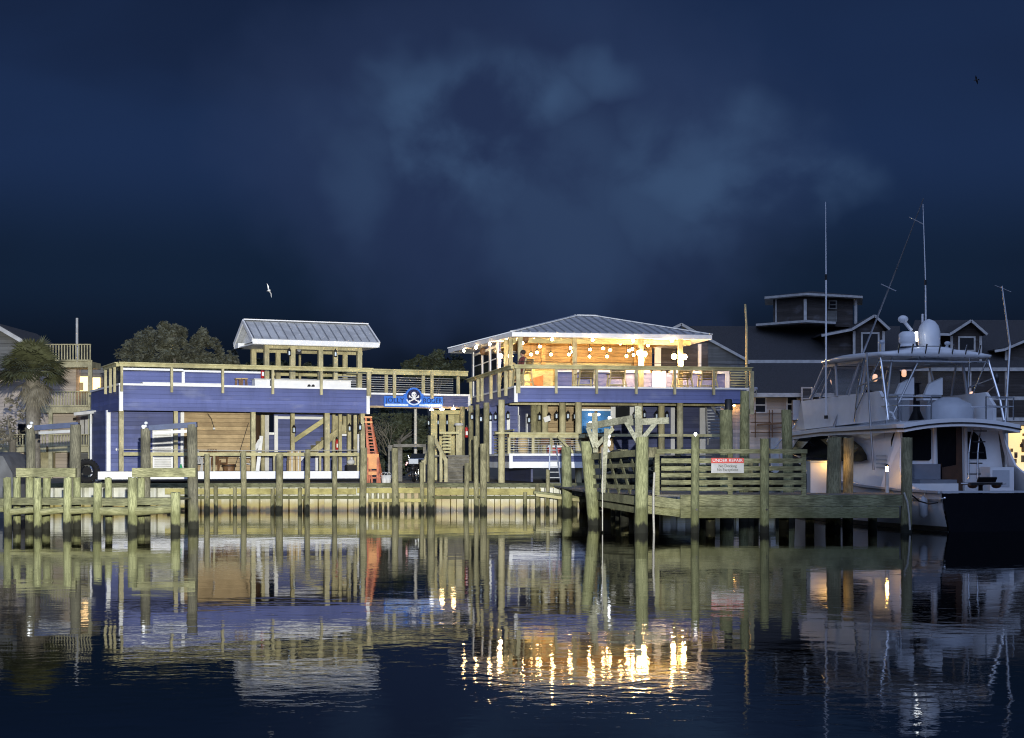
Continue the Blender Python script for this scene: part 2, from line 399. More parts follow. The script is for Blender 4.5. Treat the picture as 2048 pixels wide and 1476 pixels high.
# seawall: ribbed white vinyl sheets, rust and mud at the tide line, timber wale and cap
m, nt, b = new_mat('vinyl_sheet_piling'); b.inputs['Roughness'].default_value = .45
pos = nt.nodes.new('ShaderNodeNewGeometry'); sp = nt.nodes.new('ShaderNodeSeparateXYZ'); nt.links.new(pos.outputs['Position'], sp.inputs[0])
def off(src, nz, k):
    a = N(nt, 'ShaderNodeMath', operation='MULTIPLY_ADD'); nt.links.new(nz, a.inputs[0]); a.inputs[1].default_value = k; nt.links.new(src, a.inputs[2]); return a.outputs[0]
n1 = noise(nt, 1.6, (1,1,.5), 4)
zz = off(sp.outputs['Z'], n1, -.5)
c = mixc(nt, ramp(nt, noise(nt, 2.5, (1,1,.4), 4), .35, .75), (.66,.67,.62,1), (.40,.41,.32,1))
side = ramp(nt, sp.outputs['X'], -6.2, -4.2)
side2 = ramp(nt, sp.outputs['X'], -1.4, -3.0)
sd = N(nt, 'ShaderNodeMath', operation='MULTIPLY'); nt.links.new(side, sd.inputs[0]); nt.links.new(side2, sd.inputs[1])
c = mixc(nt, sd.outputs[0], c, (.27,.19,.06,1))
c = mixc(nt, ramp(nt, zz, .42, -.02), c, (.31,.255,.075,1))
c = mixc(nt, ramp(nt, zz, .0, -.17), c, (.12,.07,.02,1))
c = mixc(nt, ramp(nt, zz, -.13, -.24), c, (.012,.012,.008,1))
nt.links.new(c, b.inputs['Base Color']); M['sheet'] = m
wall = thing('seawall', 'long ribbed white vinyl seawall with rusty tide line and timber wale behind the pilings', 'seawall', (0, BY, 0))
s = MB(); xx = -60.0; prof = []
while xx < 60:
    prof += [(xx, .0), (xx+.34, .0), (xx+.38, .26), (xx+.60, .26), (xx+.64, .0)]; xx += .64
bot = [(p[0], p[1], -.6) for p in prof]; top = [(p[0], p[1], 1.02) for p in prof]; n = len(prof)
s.add(bot + top, [(i, i+1, n+i+1, n+i) for i in range(n-1)]); s.build('sheet_panel', M['sheet'], wall)
q = MB()
for x0, x1 in ((-14.6, -6.6), (-3.9, 1.2)): q.box(x0, x1, -.22, -.02, .52, .66)
q.build('wale', M['dockd'], wall)
q = MB(); q.box(-60, 60, -.30, .45, 1.02, 1.2); q.build('cap', M['dockd'], wall)
q = MB(); q.box(-15, -6.75, -.46, -.31, .72, .98); q.box(-6.7, -3.85, -.46, -.31, .78, 1.0); q.box(-3.8, 1.25, -.46, -.31, .70, .98)
q.build('front_waler', M['waler'], wall)
# boat-landing steps on the seawall
for (a, bb), wd in (((735, 790), 'left'), ((792, 862), 'right')):
    st = thing('landing_ladder', 'rusty timber landing rung set between the ' + ('orange ladders and a tall piling' if wd == 'left' else 'two pilings under the sign'), 'landing ladder', (xw(a+2, BY), BY-.62, 0), 0, 'landing rungs on the seawall')
    L = xw(bb, BY) - xw(a, BY) - .1
    q = MB(); q.box(.05, L, 0, .22, .40, .54); q.build('rung', M['waler'], st)
    q = MB()
    for k in range(5): q.box(.1+k*(L-.2)/4-.06, .1+k*(L-.2)/4+.06, .23, .33, -.4, .9)
    q.build('stile', M['pile'], st)

# ---------------- free-standing pilings ----------------
def piling(px, top_py, Y, r, mat, label, group=None, lean=(0,0), bolt=True):
    X = xw(px, Y); zt = zw(top_py, Y); r *= random.uniform(.9, 1.12)
    if lean == (0,0): lean = (random.uniform(-.022,.022), random.uniform(-.02,.02))
    t = thing('piling', label, 'piling', (X, Y, 0), random.random()*.6, group)
    q = MB(); n = 7; zs = [-1.0 + (zt+1.0)*i/n for i in range(n+1)]
    pr = [(r*(1.06 - .10*i/n + random.uniform(-.02,.02)), zs[i]) for i in range(n+1)]
    vs = []
    k0 = 12
    for i, (rr, zz_) in enumerate(pr):
        for k in range(k0):
            a = 2*math.pi*k/k0
            vs.append((rr*math.cos(a)+lean[0]*zz_, rr*math.sin(a)+lean[1]*zz_, zz_ + (random.uniform(-.02,.03) if i == n else 0)))
    q.add(vs, [(i*k0+k, i*k0+(k+1)%k0, (i+1)*k0+(k+1)%k0, (i+1)*k0+k) for i in range(n) for k in range(k0)], True)
    q.add(vs[-k0:], [tuple(range(k0))])
    q.build('post', mat, t)
    if bolt:
        h = MB(); h.tube((lean[0]*.7, -r*1.05-.03, .62), (lean[0]*.7, -r+.05, .62), .03, n=8); h.build('bolt', M['black'], t)
    return t
row = [(414,909,.12),(488,903,.13),(558,908,.14),(614,900,.125),(669,913,.12),(725,896,.17),(791,897,.14),(862,872,.15),(932,927,.11),(953,872,.11),(967,888,.135)]
for i, (px, ty, r) in enumerate(row):
    piling(px, ty, BY-.75 - (.35 if px > 900 else 0), r, M['pile'], ORD[i] + ' from the left in the row of pilings before the seawall', 'pilings before the seawall')
# short pilings low on the seawall, between the tall ones
low = [(432,972),(470,975),(545,978),(600,976),(845,925),(1050,985),(1075,968),(1095,940)]
for i, (px, ty) in enumerate(low):
    piling(px, ty, BY-.55, .09, M['pile'], ORD[i] + ' from the left of the short stub pilings low at the seawall', 'short pilings at the seawall', bolt=False)
# ================= the left blue dock building =================
FL = Frame(-17.25, 70.4, math.atan2(4.6, 10.55))
LR = FL.yaw; SB = FL.s(738, 0)
def Lthing(name, label, cat, px, py, d, group=None):
    s, zz = FL.front(px, py, d); p = FL.world(s, d, zz); return thing(name, label, cat, p, LR, group)
b1 = thing('dock_building', 'blue two-level dock bar on timber posts with a planked back wall below the deck', 'building', FL.world(0,0,0), LR)
ZF, ZB, ZD = 1.7, 4.4, 5.5
q = MB(); q.box(FL.s(196,-.05), FL.s(722,-.05), -.05, .05, 1.36, 1.7); q.box(-.3,-.2,.05,3.5,1.36,1.7); q.build('skirt_board', M['white'], b1)
q = MB(); q.box(-.2, SB, .05, 7, 1.55, 1.66); q.build('floor', M['dockn'], b1)
q = MB(); q.box(0.13, SB-.13, 0, .2, ZB, ZD); q.box(0, .2, .2, 8, ZB, ZD); q.box(SB-.2, SB, .2, 8, ZB, ZD)
fas = q.build('fascia', M['blue'], b1)
q = MB(); q.box(-.03,.13,-.03,.13,ZB-.03,ZD+.0); q.box(SB-.13,SB+.03,-.03,.13,ZB-.03,ZD); q.build_each('corner_board', M['white'], fas)
q = MB(); q.box(-.06, SB+.06, -.08, .25, ZD+.002, ZD+.09); q.box(-.06,.2,.25,8,ZD+.002,ZD+.09); q.build('cap_board', M['white'], fas)
q = MB(); q.box(.2, SB-.2, .2, 8, ZD-.1, ZD-.02); q.build('upper_deck', M['dockn'], b1)
q = MB()
for k in range(28): q.box(.2+k*.41, .25+k*.41, .21, 7.9, ZB+.1, ZD-.1)
q.build('joist', M['pine'], b1)
for px, d, wd in ((243,.15,.19),(352,.25,.17),(507,.2,.19),(655,.2,.22),(726,.3,.2),(586,2.6,.17),(681,3.3,.15),(699,2.4,.17),(711,3.4,.16),(721,4.6,.16),(668,4.2,.14)):
    s = FL.s(px, d); q = MB(); q.box(s-wd/2, s+wd/2, d, d+wd, ZF, ZB+.1); q.build('post', M['pine'], b1)
# ground-floor back walls
def wallpanel(name, px0, px1, d, z0, z1, mat, par, th=.1, label=None):
    q = MB(); q.box(FL.s(px0,d), FL.s(px1,d), d, d+th, z0, z1); return q.build(name, mat, par, label)
def ztop(py, px, d): return FL.z(px, py, d)
wa = wallpanel('wall', 216, 361, 3.3, ZF, ZB+.1, M['blue'], b1)
q = MB(); q.box(FL.s(213,3.28), FL.s(221,3.28), 3.26, 3.30, ZF, ZB+.1); q.build('trim_board', M['white'], wa)
q = MB(); q.box(FL.s(361,3.2), FL.s(368,3.2), 3.16, 3.29, ZF, ZB+.1); q.build('trim_board', M['white'], wa)
dr = MB(); dr.box(FL.s(305,3.2), FL.s(346,3.2), 3.2, 3.29, ZF, 3.75); dr = dr.build('louvred_door', M['white'], b1)
q = MB()
for k in range(22): q.box(FL.s(309,3.17), FL.s(342,3.17), 3.15, 3.19, 1.8+k*.085, 1.85+k*.085)
q.build('slat', M['dirtywhite'], dr)
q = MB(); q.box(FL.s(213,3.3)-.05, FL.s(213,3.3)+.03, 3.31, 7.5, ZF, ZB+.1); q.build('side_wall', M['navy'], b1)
wallpanel('wall', 368.3, 500, 3.35, ZF, ZB+.1, M['cedar'], b1, .1, 'pale horizontal plank wall')
q = MB(); s0 = FL.s(500,3.35); q.slab([(s0,3.36,ZF),(FL.s(520,5.2),5.2,ZF),(FL.s(520,5.2),5.2,ZB),(s0,3.36,ZB)], .1); q.build('wall', M['brown'], b1, 'dark return wall beside the planks')
wb = wallpanel('wall', 548, 668, 5.3, ZF, ZB+.1, M['blue'], b1)
q = MB(); q.box(FL.s(549,5.2), FL.s(556,5.2), 5.2, 5.28, ZF, ZB); q.box(FL.s(556.2,5.2), FL.s(650,5.2), 5.2, 5.28, ZB-.16, ZB-.03); q.box(FL.s(631,4.9), FL.s(637,4.9), 4.9, 5.0, ZF, 2.65); q.build_each('trim_board', M['white'], wb)
q = MB(); q.box(FL.s(538,5.4), FL.s(548,5.4), 5.35, 5.45, ZF, 3.45); q.build('half_wall', M['navy'], b1)
q = MB(); q.box(FL.s(537,5.3), FL.s(548.5,5.3), 5.28, 5.46, 3.46, 3.58); q.build('sill', M['white'], b1)
for px, mt, wd in ((526,'pine',.16),(534,'dirtywhite',.2)):
    s = FL.s(px,4.4); q = MB(); q.box(s-wd/2, s+wd/2, 4.4, 4.56, ZF, ZB); q.build('stud', M[mt], b1)
dw = MB(); dw.box(FL.s(681,4.0), FL.s(695,4.0), 4.02, 4.1, ZF, ztop(873,688,4)); dw = dw.build('door', M['navy'], b1)
q = MB(); q.box(FL.s(676,4), FL.s(681,4), 3.98, 4.1, ZF, ztop(868,688,4)); q.box(FL.s(681,4)+.003, FL.s(697,4), 3.98, 4.1, ztop(872,688,4), ztop(868,688,4)); q.build('door_frame', M['white'], dw)
q = MB(); q.box(FL.s(715,4.3), FL.s(720,4.3), 4.3, 4.36, ztop(905,715,4), ztop(868,715,4)); q.build('trim_board', M['white'], b1)
# studs of an unfinished partition
q = MB()
for px in (674, 690): s = FL.s(px,4.6); q.box(s-.09, s+.09, 4.6, 4.8, 3.6, ZB)
q.box(FL.s(668,4.6), FL.s(700,4.6), 4.56, 4.6, ztop(868,680,4.6), ztop(857,680,4.6)); q.build('partition_stud', M['pine'], b1)
# stairs inside, rising to the right
stp = MB()
for k in range(7):
    s = FL.s(612,4.0) + k*.26; zt = 2.55 + k*.20; stp.box(s, s+.30, 4.0, 5.0, zt-.06, zt); stp.box(s+.27, s+.30, 4.0, 5.0, zt, zt+.14)
sto = stp.build('staircase', M['pine'], b1)
q = MB(); q.bar((FL.s(588,3.9),3.95,ztop(881,588,3.9)), (FL.s(652,3.9),3.95,ztop(838,652,3.9)), .06, .22); q.build('handrail', M['pineh'], sto)
q = MB(); q.bar((FL.s(612,3.95),3.97,2.35), (FL.s(612,3.95)+1.95,3.97,3.85), .05, .3); q.build('stringer', M['pine'], sto)
# ground-floor rail
gr = MB(); gr.box(FL.s(246,.0), FL.s(718,.0), -.02, .12, 2.40, 2.55); gr = gr.build('dock_rail', M['pineh'], b1)
for px in (303, 428, 548, 640, 716):
    s = FL.s(px, .05); q = MB(); q.box(s-.045, s+.045, .0, .09, ZF, 2.395); q.build('baluster', M['pine'], gr)
q = MB(); q.path([(FL.s(246,.02), .0, 2.68), (FL.s(480,.02), .0, 2.64), (FL.s(718,.02), .0, 2.68)], .022); q.build('rope', M['rope'], gr)
# ---------- upper deck railing ----------
RZ = 6.5
rl = MB(); rl.box(-.05, SB+.12, -.16, .0, RZ-.17, RZ-.03); rl.box(-.08, SB+.15, -.22, .05, RZ-.028, RZ+.02)
rl.box(-.16, 0-.02, .052, 3.6, RZ-.17, RZ-.03); rl.box(-.22, .05, .055, 3.6, RZ-.028, RZ+.02)
rl = rl.build('deck_railing', M['pineh'], b1)
for px in (243, 343, 445, 545, 642, 737):
    s = FL.s(px, -.1); wd = .19 if px == 737 else .11
    q = MB(); q.box(s-wd/2, s+wd/2, -.2, -.085, ZD-.28, RZ-.18); q.build('rail_post', M['pine'], rl)
for d in (.5, 1.6, 2.9):
    q = MB(); q.box(-.2, -.085, d, d+.12, ZD-.28, RZ-.18); q.build('rail_post', M['pine'], rl)
# upper half walls
hw = MB(); hw.box(FL.s(246,3), FL.s(522,3), 3.0, 3.12, ZD, 6.32); hw = hw.build('half_wall', M['blue'], b1)
q = MB(); q.box(FL.s(244,3), FL.s(366,3), 2.92, 3.18, 6.35, 6.45); q.box(FL.s(366.3,3), FL.s(524,3), 2.93, 3.17, 6.322, 6.41); q.box(FL.s(363,3), FL.s(369,3), 2.93, 2.995, ZD, 6.318); q.build_each('trim_board', M['white'], hw)
# hanging lanterns below: added with the lantern list
# ---------- white counters on the deck ----------
def Lbox(name, label, cat, px0, px1, py0, py1, d, dep, mat, group=None, z0=None):
    s0, s1 = FL.s(px0,d), FL.s(px1,d); za = FL.z(px0,py1,d) if z0 is None else z0; zb = FL.z(px0,py0,d)
    t = thing(name, label, cat, FL.world((s0+s1)/2, d+dep/2, za), LR, group); L = s1-s0; h = zb-za
    return t, L, h
for i, (a, b_, y0, d, lab) in enumerate(((548,640,758,.9,'long white deck bench box in front of the gable pavilion'),(510,540,757,1.5,'short white deck bench box beside the red extinguisher'),(644,702,759,1.0,'white deck bench box at the right end of the railing, under the pavilion'))):
    t, L, h = Lbox('bench_box', lab, 'bench', a, b_, y0, 770, d, .6, 'white', 'white bench boxes on the deck', ZD)
    q = MB(); q.box(-L/2, L/2, -.28, .28, 0, h-.045); q.build('box', M['white'], t)
    q = MB(); q.box(-L/2-.04, L/2+.04, -.32, .32, h-.042, h); q.build('lid', M['dirtywhite'], t)
t, L, h = Lbox('bench_box', 'low white deck ledge at the left end of the upper deck', 'bench', 286, 442, 764, 772, .7, .5, 'white', 'white bench boxes on the deck', ZD)
q = MB(); q.box(-L/2, L/2, -.25, .25, 0, h-.03); q.build('box', M['white'], t)
q = MB(); q.box(-L/2-.03, L/2+.03, -.28, .28, h-.028, h); q.build('lid', M['white'], t)
for i, (a, b_) in enumerate(((472,483),(484,496))):
    t, L, h = Lbox('wooden_stool', ('left' if i == 0 else 'right') + ' one of two small brown stools on the upper deck of the left bar', 'stool', a, b_, 756, 770, .6, .3, 'brown', 'brown stools on the deck', ZD)
    q = MB(); q.box(-L/2, L/2, -.15, .15, h-.05, h); q.build('seat', M['card'], t)
    for sx in (-1,1):
        for sy in (-1,1): q = MB(); q.bar((sx*(L/2-.02), sy*.13, 0), (sx*(L/2-.05), sy*.1, h-.05), .04); q.build('leg', M['brown'], t)
for i, px in enumerate((617, 625)):
    t = Lthing('deck_spotlight', ('left' if i == 0 else 'right') + ' one of two small black spotlights before the white bench box', 'light', px, 770, .75, 'black deck spotlights')
    t.location.z = ZD; q = MB(); q.tube((0,0,.15),(0,-.12,.17),.06,.075); q.build('lamp_head', M['black'], t); q = MB(); q.tube((0,0,0),(0,0,.13),.02); q.build('stem', M['black'], t)
def extinguisher(p, rz, label):
    t = thing('fire_extinguisher', label, 'fire extinguisher', p, rz, 'red fire extinguishers')
    q = MB(); q.lathe((0,0,0), [(.06,0),(.085,.02),(.085,.42),(.05,.5),(.025,.52)], 12); q.build('cylinder', M['red'], t)
    q = MB(); q.box(-.02,.02,-.08,.05,.52,.6); q.bar((.02,-.02,.55),(.09,-.02,.3),.025); q.build('handle', M['black'], t)
    q = MB(); q.box(-.05,.05,-.092,-.086,.12,.3); q.build('tag', M['white'], t)
extinguisher(FL.world(FL.s(525,2.8), 2.8, FL.z(525,757,2.8)), LR, 'red fire extinguisher on the upper deck beside the pavilion post')
extinguisher(FL.world(FL.s(674,3.6), 3.6, FL.z(674,900,3.6)), LR, 'red fire extinguisher by the white framed door downstairs')
# cartons, leaning boards, chairs on the ground floor
for i, (a, b_, y0, y1, lab) in enumerate(((578,590,920,943,'lower left cardboard carton behind the dock rail'),(579,589,901,919.6,'upper left cardboard carton of the stacks by the stairs'),(591.5,602,920,943,'lower right cardboard carton behind the dock rail'),(591.5,602,904,919.6,'upper right cardboard carton of the stacks by the stairs'))):
    t, L, h = Lbox('cardboard_carton', lab, 'box', a, b_, y0, y1, 1.2, .4, 'card', 'cardboard cartons', 1.7 if y1 == 943 else 2.24)
    h = .535 if y1 == 943 else h - 0
    q = MB(); q.box(-L/2, L/2, -.2, .2, 0, .53 if y1 == 943 else .38); q.build('carton', M['card'], t)
    q = MB(); q.box(-.03, .03, -.203, .203, .02, (.53 if y1 == 943 else .38)+.003); q.build('tape', M['dirtywhite'], t)
for i, (a, y0, b_, y1) in enumerate(((515,943,523,872),(600,920,612,905),(508,903,520,880))):
    p0 = FL.world(FL.s(a,2.2), 2.2, max(1.7, FL.z(a,y0,2.2))); p1 = FL.world(FL.s(b_,2.5), 2.5, FL.z(b_,y1,2.5))
    q = MB(); q.bar(p0, p1, .17, .03, (0,1,0)); tag(q.build('leaning_board', M['white']), ('long white board leaning left of the green-white stud','short white board leaning by the cartons','slanting white board behind the rail left of the studs')[i], 'board', 'leaning white boards')
def deck_chair(px, d, label, rz, mat, zf=1.7):
    t = thing('deck_chair', label, 'chair', FL.world(FL.s(px,d), d, zf), LR+rz, 'chairs on the ground deck')
    q = MB(); q.slab([(-.27,-.25,.40),(.27,-.25,.40),(.27,.25,.34),(-.27,.25,.34)], .04); q.build('seat', mat, t)
    q = MB()
    for k in range(4): q.bar((-.2+k*.133,.22,.34), (-.22+k*.147,.48,1.0), .09, .025, (0,1,0))
    q.build('backrest', mat, t)
    for sx in (-.26,.26):
        q = MB(); q.bar((sx,-.25,0),(sx,-.25,.62),.05); q.build('leg', mat, t)
        q = MB(); q.bar((sx,.35,0),(sx,.2,.5),.05); q.build('leg', mat, t)
        q = MB(); q.box(sx-.05, sx+.05, -.3,.35,.62,.65); q.build('armrest', mat, t)
deck_chair(438, 1.4, 'brown slatted chair left of the low brown tub before the plank wall', 2.2, M['brown'])
deck_chair(494, 1.3, 'pale slatted chair near the planked wall end, by the post', -2.0, M['dirtywhite'])
deck_chair(404, 1.2, 'pale slatted chair behind the boat lift post, left on the ground deck', .6, M['dirtywhite'])
t = thing('wooden_tub', 'low dark brown wooden tub before the plank wall', 'tub', FL.world(FL.s(458,1.6),1.6,1.7), LR)
q = MB(); q.lathe((0,0,0), [(.26,0),(.33,.34),(.29,.34),(.25,.05)], 14); q.build('bucket', M['brown'], t); q = MB(); q.lathe((0,0,0), [(.335,.22),(.345,.22),(.35,.27),(.34,.27)], 14); q.build('hoop', M['black'], t)

t = thing('pendant_bulb', 'single unlit white bulb hanging before the plank wall', 'light bulb', FL.world(FL.s(428,2.2),2.2,FL.z(428,857,2.2)), LR)
q = MB(); q.ball((0,0,0),.06,10); q.build('globe', M['white'], t); q = MB(); q.tube((0,0,.05),(-.12,0,.45),.012,n=5); q.tube((-.12,0,.45),(-.3,0,4.38-t.location.z),.012,n=5); q.build('cord', M['black'], t)
rope_ = MB(); rope_.tube(FL.world(FL.s(497,1.5),1.5,FL.z(497,846,1.5)), FL.world(FL.s(468,1.2),1.2,FL.z(468,940,1.2)), .014, n=5); tag(rope_.build('cable', M['black']), 'dark slanting cable stretched before the plank wall', 'cable')
t = thing('bottle', 'green plastic bottle at the foot of the post left of the planks', 'bottle', FL.world(FL.s(362,1.6),1.6,1.7), LR); q = MB(); q.lathe((0,0,0),[(.06,0),(.07,.02),(.07,.2),(.03,.28),(.03,.33)],10)
m_, nt_, b_ = new_mat('green_plastic'); b_.inputs['Base Color'].default_value = (.03,.32,.12,1); b_.inputs['Roughness'].default_value = .3; q.build('body', m_, t); q = MB(); q.lathe((0,0,.33),[(.035,0),(.035,.04)],10); q.build('cap', M['white'], t)
t = thing('white_sack', 'slumped white sack on a dark crate right of the white framed door', 'sack', FL.world(FL.s(702,1.4),1.4,1.7), LR); q = MB(); q.ball((0,0,.42),.2,12,1,.8,.7); q.ball((.03,0,.56),.1,10,.8,.8,1.2); q.build('sack', M['dirtywhite'], t); q = MB(); q.box(-.24,.24,-.2,.2,0,.28); q.build('crate', M['black'], t)
for i, px in enumerate((233, 238)):
    t = thing('wall_light', ('left','right')[i] + ' small white lamp on the blue wall near the left corner post', 'lamp', FL.world(FL.s(px,3.1),3.1,FL.z(px,899,3.1)), LR, 'small lamps on the blue wall'); q = MB(); q.ball((0,0,0),.06,10,.8,.8,1.2); q.build('globe', M['white'], t); q = MB(); q.bar((0,.04,0),(0,.2,0),.03); q.build('bracket', M['black'], t)
# ================= the gable pavilion on the deck =================
pv = thing('gable_pavilion', 'open timber pavilion with a ridged grey metal gable roof on the left deck', 'pavilion', FL.world(0,0,0), LR)
s0, s1, d0, d1, dr_ = FL.s(506,3.2), FL.s(757,3.2), 3.2, 6.8, 5.0; ze = FL.z(630,681,3.2); zr = FL.z(600,645,5.0)
rf = MB(); rf.slab([(s0,d0,ze),(s1,d0,ze),(s1,dr_,zr),(s0,dr_,zr)], .05); rf.slab([(s0,dr_,zr),(s1,dr_,zr),(s1,d1,ze),(s0,d1,ze)], .05); rf = rf.build('roof', M['roof'], pv)
q = MB()
n = 15
for k in range(n+1):
    s = s0+.05 + (s1-s0-.1)*k/n
    q.bar((s,d0,ze+.03),(s,dr_,zr+.03),.045,.06); q.bar((s,d1,ze+.03),(s,dr_,zr+.03),.045,.06)
q.build('seam', M['steel'], rf)
q = MB(); q.bar((s0-.03,dr_,zr+.05),(s1+.03,dr_,zr+.05),.34,.05); q.build('ridge_cap', M['white'], rf)
q = MB(); q.box(s0-.03, s1+.03, d0-.05, d0-.005, ze-.24, ze-.01); q.box(s0-.03, s1+.03, d1+.005, d1+.05, ze-.24, ze-.01); q.build('fascia', M['white'], rf)
for sg in (s0, s1):
    q = MB(); e = -.035 if sg == s0 else .035
    q.bar((sg+e,d0-.04,ze-.07),(sg+e,dr_,zr-.05),.06,.2); q.bar((sg+e,d1+.04,ze-.07),(sg+e,dr_,zr-.05),.06,.2); q.build('rake_board', M['white'], rf)
    i = .3 if sg == s0 else -.3
    q = MB(); q.prism([(d0+.1,ze-.05),(d1-.1,ze-.05),(dr_,zr-.12)], sg+i, sg+i*1.3, 'yz'); q.build('gable_end', M['white'], pv)
q = MB(); q.box(s0-.02, s0+.3, d1-.75, d1-.02, ze-.26, ze-.02); q.build('eave_return', M['white'], pv)
q = MB(); q.box(s0+.02, s1-.02, d0+.02, d1-.02, ze-.26, ze-.21); q.build('soffit', M['white'], pv)
q = MB(); q.box(FL.s(530,3.5), FL.s(724,3.5), 3.52, 3.72, ze-.42, ze-.27); q.box(FL.s(506,6.5), FL.s(724,6.5), 6.42, 6.6, ze-.42, ze-.27); q.build('beam', M['pine'], pv)
for px, d, wd in ((534,3.5,.22),(586,3.5,.24),(642,3.5,.22),(672,3.5,.2),(720,3.5,.22),(508,6.4,.24),(557,6.4,.22),(600,6.4,.1),(691,6.4,.22)):
    s = FL.s(px,d); q = MB(); q.box(s-wd/2, s+wd/2, d, d+wd, ZD, ze-.27); q.build('post', M['pine'], pv)
pr = MB(); pr.box(FL.s(545,6.7), FL.s(722,6.7), 6.68, 6.78, ZD+.95, ZD+1.15); pr = pr.build('back_rail', M['pineh'], pv)
q = MB()
for k in range(6): q.box(FL.s(545,6.7), FL.s(722,6.7), 6.7, 6.74, ZD+.12+k*.13, ZD+.17+k*.13)
q.build('slat', M['steel'], pr)
sp_ = Lthing('loudspeaker', 'dark loudspeaker hung under the gable pavilion eave', 'loudspeaker', 597, 700, 3.8)
q = MB(); q.box(-.13,.13,-.1,.1,-.2,.2); q.build('cabinet', M['black'], sp_); q = MB(); q.tube((0,-.101,0),(0,-.115,0),.09,n=14); q.build('cone', M['steel'], sp_); q = MB(); q.bar((0,0,.2),(0,0,ze-.42-sp_.location.z),.04); q.build('bracket', M['black'], sp_)

# ================= footbridge with the pirate sign =================
BD = 3.45
br = thing('footbridge', 'blue sided footbridge with timber and cable railing between the two bars', 'footbridge', FL.world(0,0,0), LR)
b0, b1s = SB+.02, FL.s(936, BD); zt, zb = 5.44, 4.80
q = MB(); q.box(b0, b1s, BD, BD+.12, zb+.1, zt); q.box(b0, b1s, BD+2, BD+2.12, zb+.1, zt); f = q.build('fascia', M['navy'], br)
q = MB(); q.box(b0, b1s+.1, BD-.05, BD+.15, zt+.003, zt+.1); q.box(b1s-.0, b1s+.12, BD-.03, BD+.12, zb-.1, zt); q.build('cap_board', M['white'], f)
q = MB(); q.box(b0, b1s, BD-.02, BD+.16, zb, zb+.098); q.build('bottom_board', M['cedar'], f)
q = MB(); q.box(b0, b1s, BD+.12, BD+2, zt-.12, zt-.02); q.build('deck', M['dockn'], br)
zrl = FL.z(840, 741, BD); rails = MB(); rails.box(b0, b1s, BD-.05, BD+.1, zrl-.04, zrl+.03); rails.box(b0, b1s, BD, BD+.05, zrl-.23, zrl-.045); rails.box(b0, b1s, BD+1.95, BD+2.1, zrl-.04, zrl+.03); rails = rails.build('railing', M['pineh'], br)
for px in (739, 789, 864): q = MB(); s = FL.s(px,BD-.1); q.box(s-.08, s+.08, BD-.12, BD-.055, zt-.15, zrl-.06); q.build('rail_post', M['pine'], rails)
for px in (773, 847, 917): q = MB(); s = FL.s(px,BD+2); q.box(s-.08, s+.08, BD+2.0, BD+2.12, zt, zrl-.06); q.build('rail_post', M['pine'], rails)
q = MB()
for k in range(8): q.box(b0, b1s, BD+2.03, BD+2.06, zt+.15+k*.115, zt+.19+k*.115)
q.build('slat', M['steel'], rails)
# the sign
sg = Lthing('pirate_sign', 'blue bar sign with a round skull and crossbones emblem on the footbridge', 'sign', 827, 803, BD-.06)
zs = sg.location.z
def X(px): return FL.s(px, BD-.06) - FL.s(827, BD-.06)
def Z(py): return FL.z(827, py, BD-.06) - zs
q = MB(); q.box(X(768), X(885), -.03, 0.05, Z(814.5), Z(793)); q.box(X(807), X(847), -.028, .04, Z(793)+.002, Z(788)); q.build('board', M['signblue'], sg)
def disc(r0, z_, y0, y1, nn=28, cx=0): 
    m_ = MB(); m_.tube((cx, y1, z_), (cx, y0, z_), r0, n=nn); return m_
R = X(827+15)
disc(R*1.12, Z(793), -.05, .05).build('emblem_ring', M['signblue'], sg)
disc(R*.9, Z(793), -.06, -.04).build('emblem', M['signdark'], sg)
q = MB(); zc = Z(793)
for k in range(10):
    a0, a1 = math.pi*(1.12+.076*k), math.pi*(1.12+.076*(k+1))
    q.add([(r_*math.cos(a), yv, zc+r_*math.sin(a)) for yv in (-.072,-.055) for a in (a0,a1) for r_ in (R*.95,R*1.12)], [(0,1,3,2),(4,6,7,5),(0,4,5,1),(2,3,7,6)])
q.build('emblem_band', M['signpale'], sg)
q = MB(); q.ball((0,-.07,zc+R*.24), R*.34, 14, 1, .25, 1.05); q.box(-R*.18,R*.18,-.09,-.065,zc-R*.22,zc-R*.02); q.build('skull', M['white'], sg)
q = MB()
for e in (-1,1): q.ball((e*R*.13,-.155*0-.095,zc+R*.2), R*.085, 8, 1, .3, 1)
q.build('eye_socket', M['signdark'], sg)
for e in (-1,1):
    q = MB(); q.bar((-e*R*.58,-.075,zc-R*.02),(e*R*.58,-.075,zc-R*.62),.02,R*.13,(0,0,1))
    for (bx,bz) in ((-e*R*.6,-.0),(e*R*.6,-.64)):
        for o_ in (-.07,.07): q.ball((bx, -.075, zc+R*(bz+o_)), R*.1, 8, 1, .3, 1)
    q.build('crossbone', M['white'], sg)
def text(body, size, x_, z_, yv, mat, par, name, width=None, align='CENTER', ext=.006):
    cu = D.curves.new(name, 'FONT'); cu.body = body; cu.size = size; cu.align_x = align; cu.align_y = 'CENTER'; cu.extrude = ext; cu.materials.append(mat)
    o = D.objects.new(name, cu); COL.objects.link(o); bpy.context.view_layer.update()
    me = D.meshes.new_from_object(o.evaluated_get(bpy.context.evaluated_depsgraph_get())); D.objects.remove(o)
    o = D.objects.new(name, me); COL.objects.link(o); o.parent = par; o.location = (x_, yv, z_); o.rotation_euler = (math.pi/2, 0, 0)
    if width:
        xs_ = [v.co.x for v in me.vertices]; w_ = max(xs_) - min(xs_); o.scale = (width/w_, 1, 1)
    return o
text('JOLLY', .34, (X(769)+X(810))/2, Z(801.5), -.045, M['signdark'], sg, 'lettering', (X(810)-X(771))*.96)
text('ROGER', .34, (X(845)+X(884))/2, Z(801.5), -.045, M['signdark'], sg, 'lettering', (X(884)-X(846))*.98)
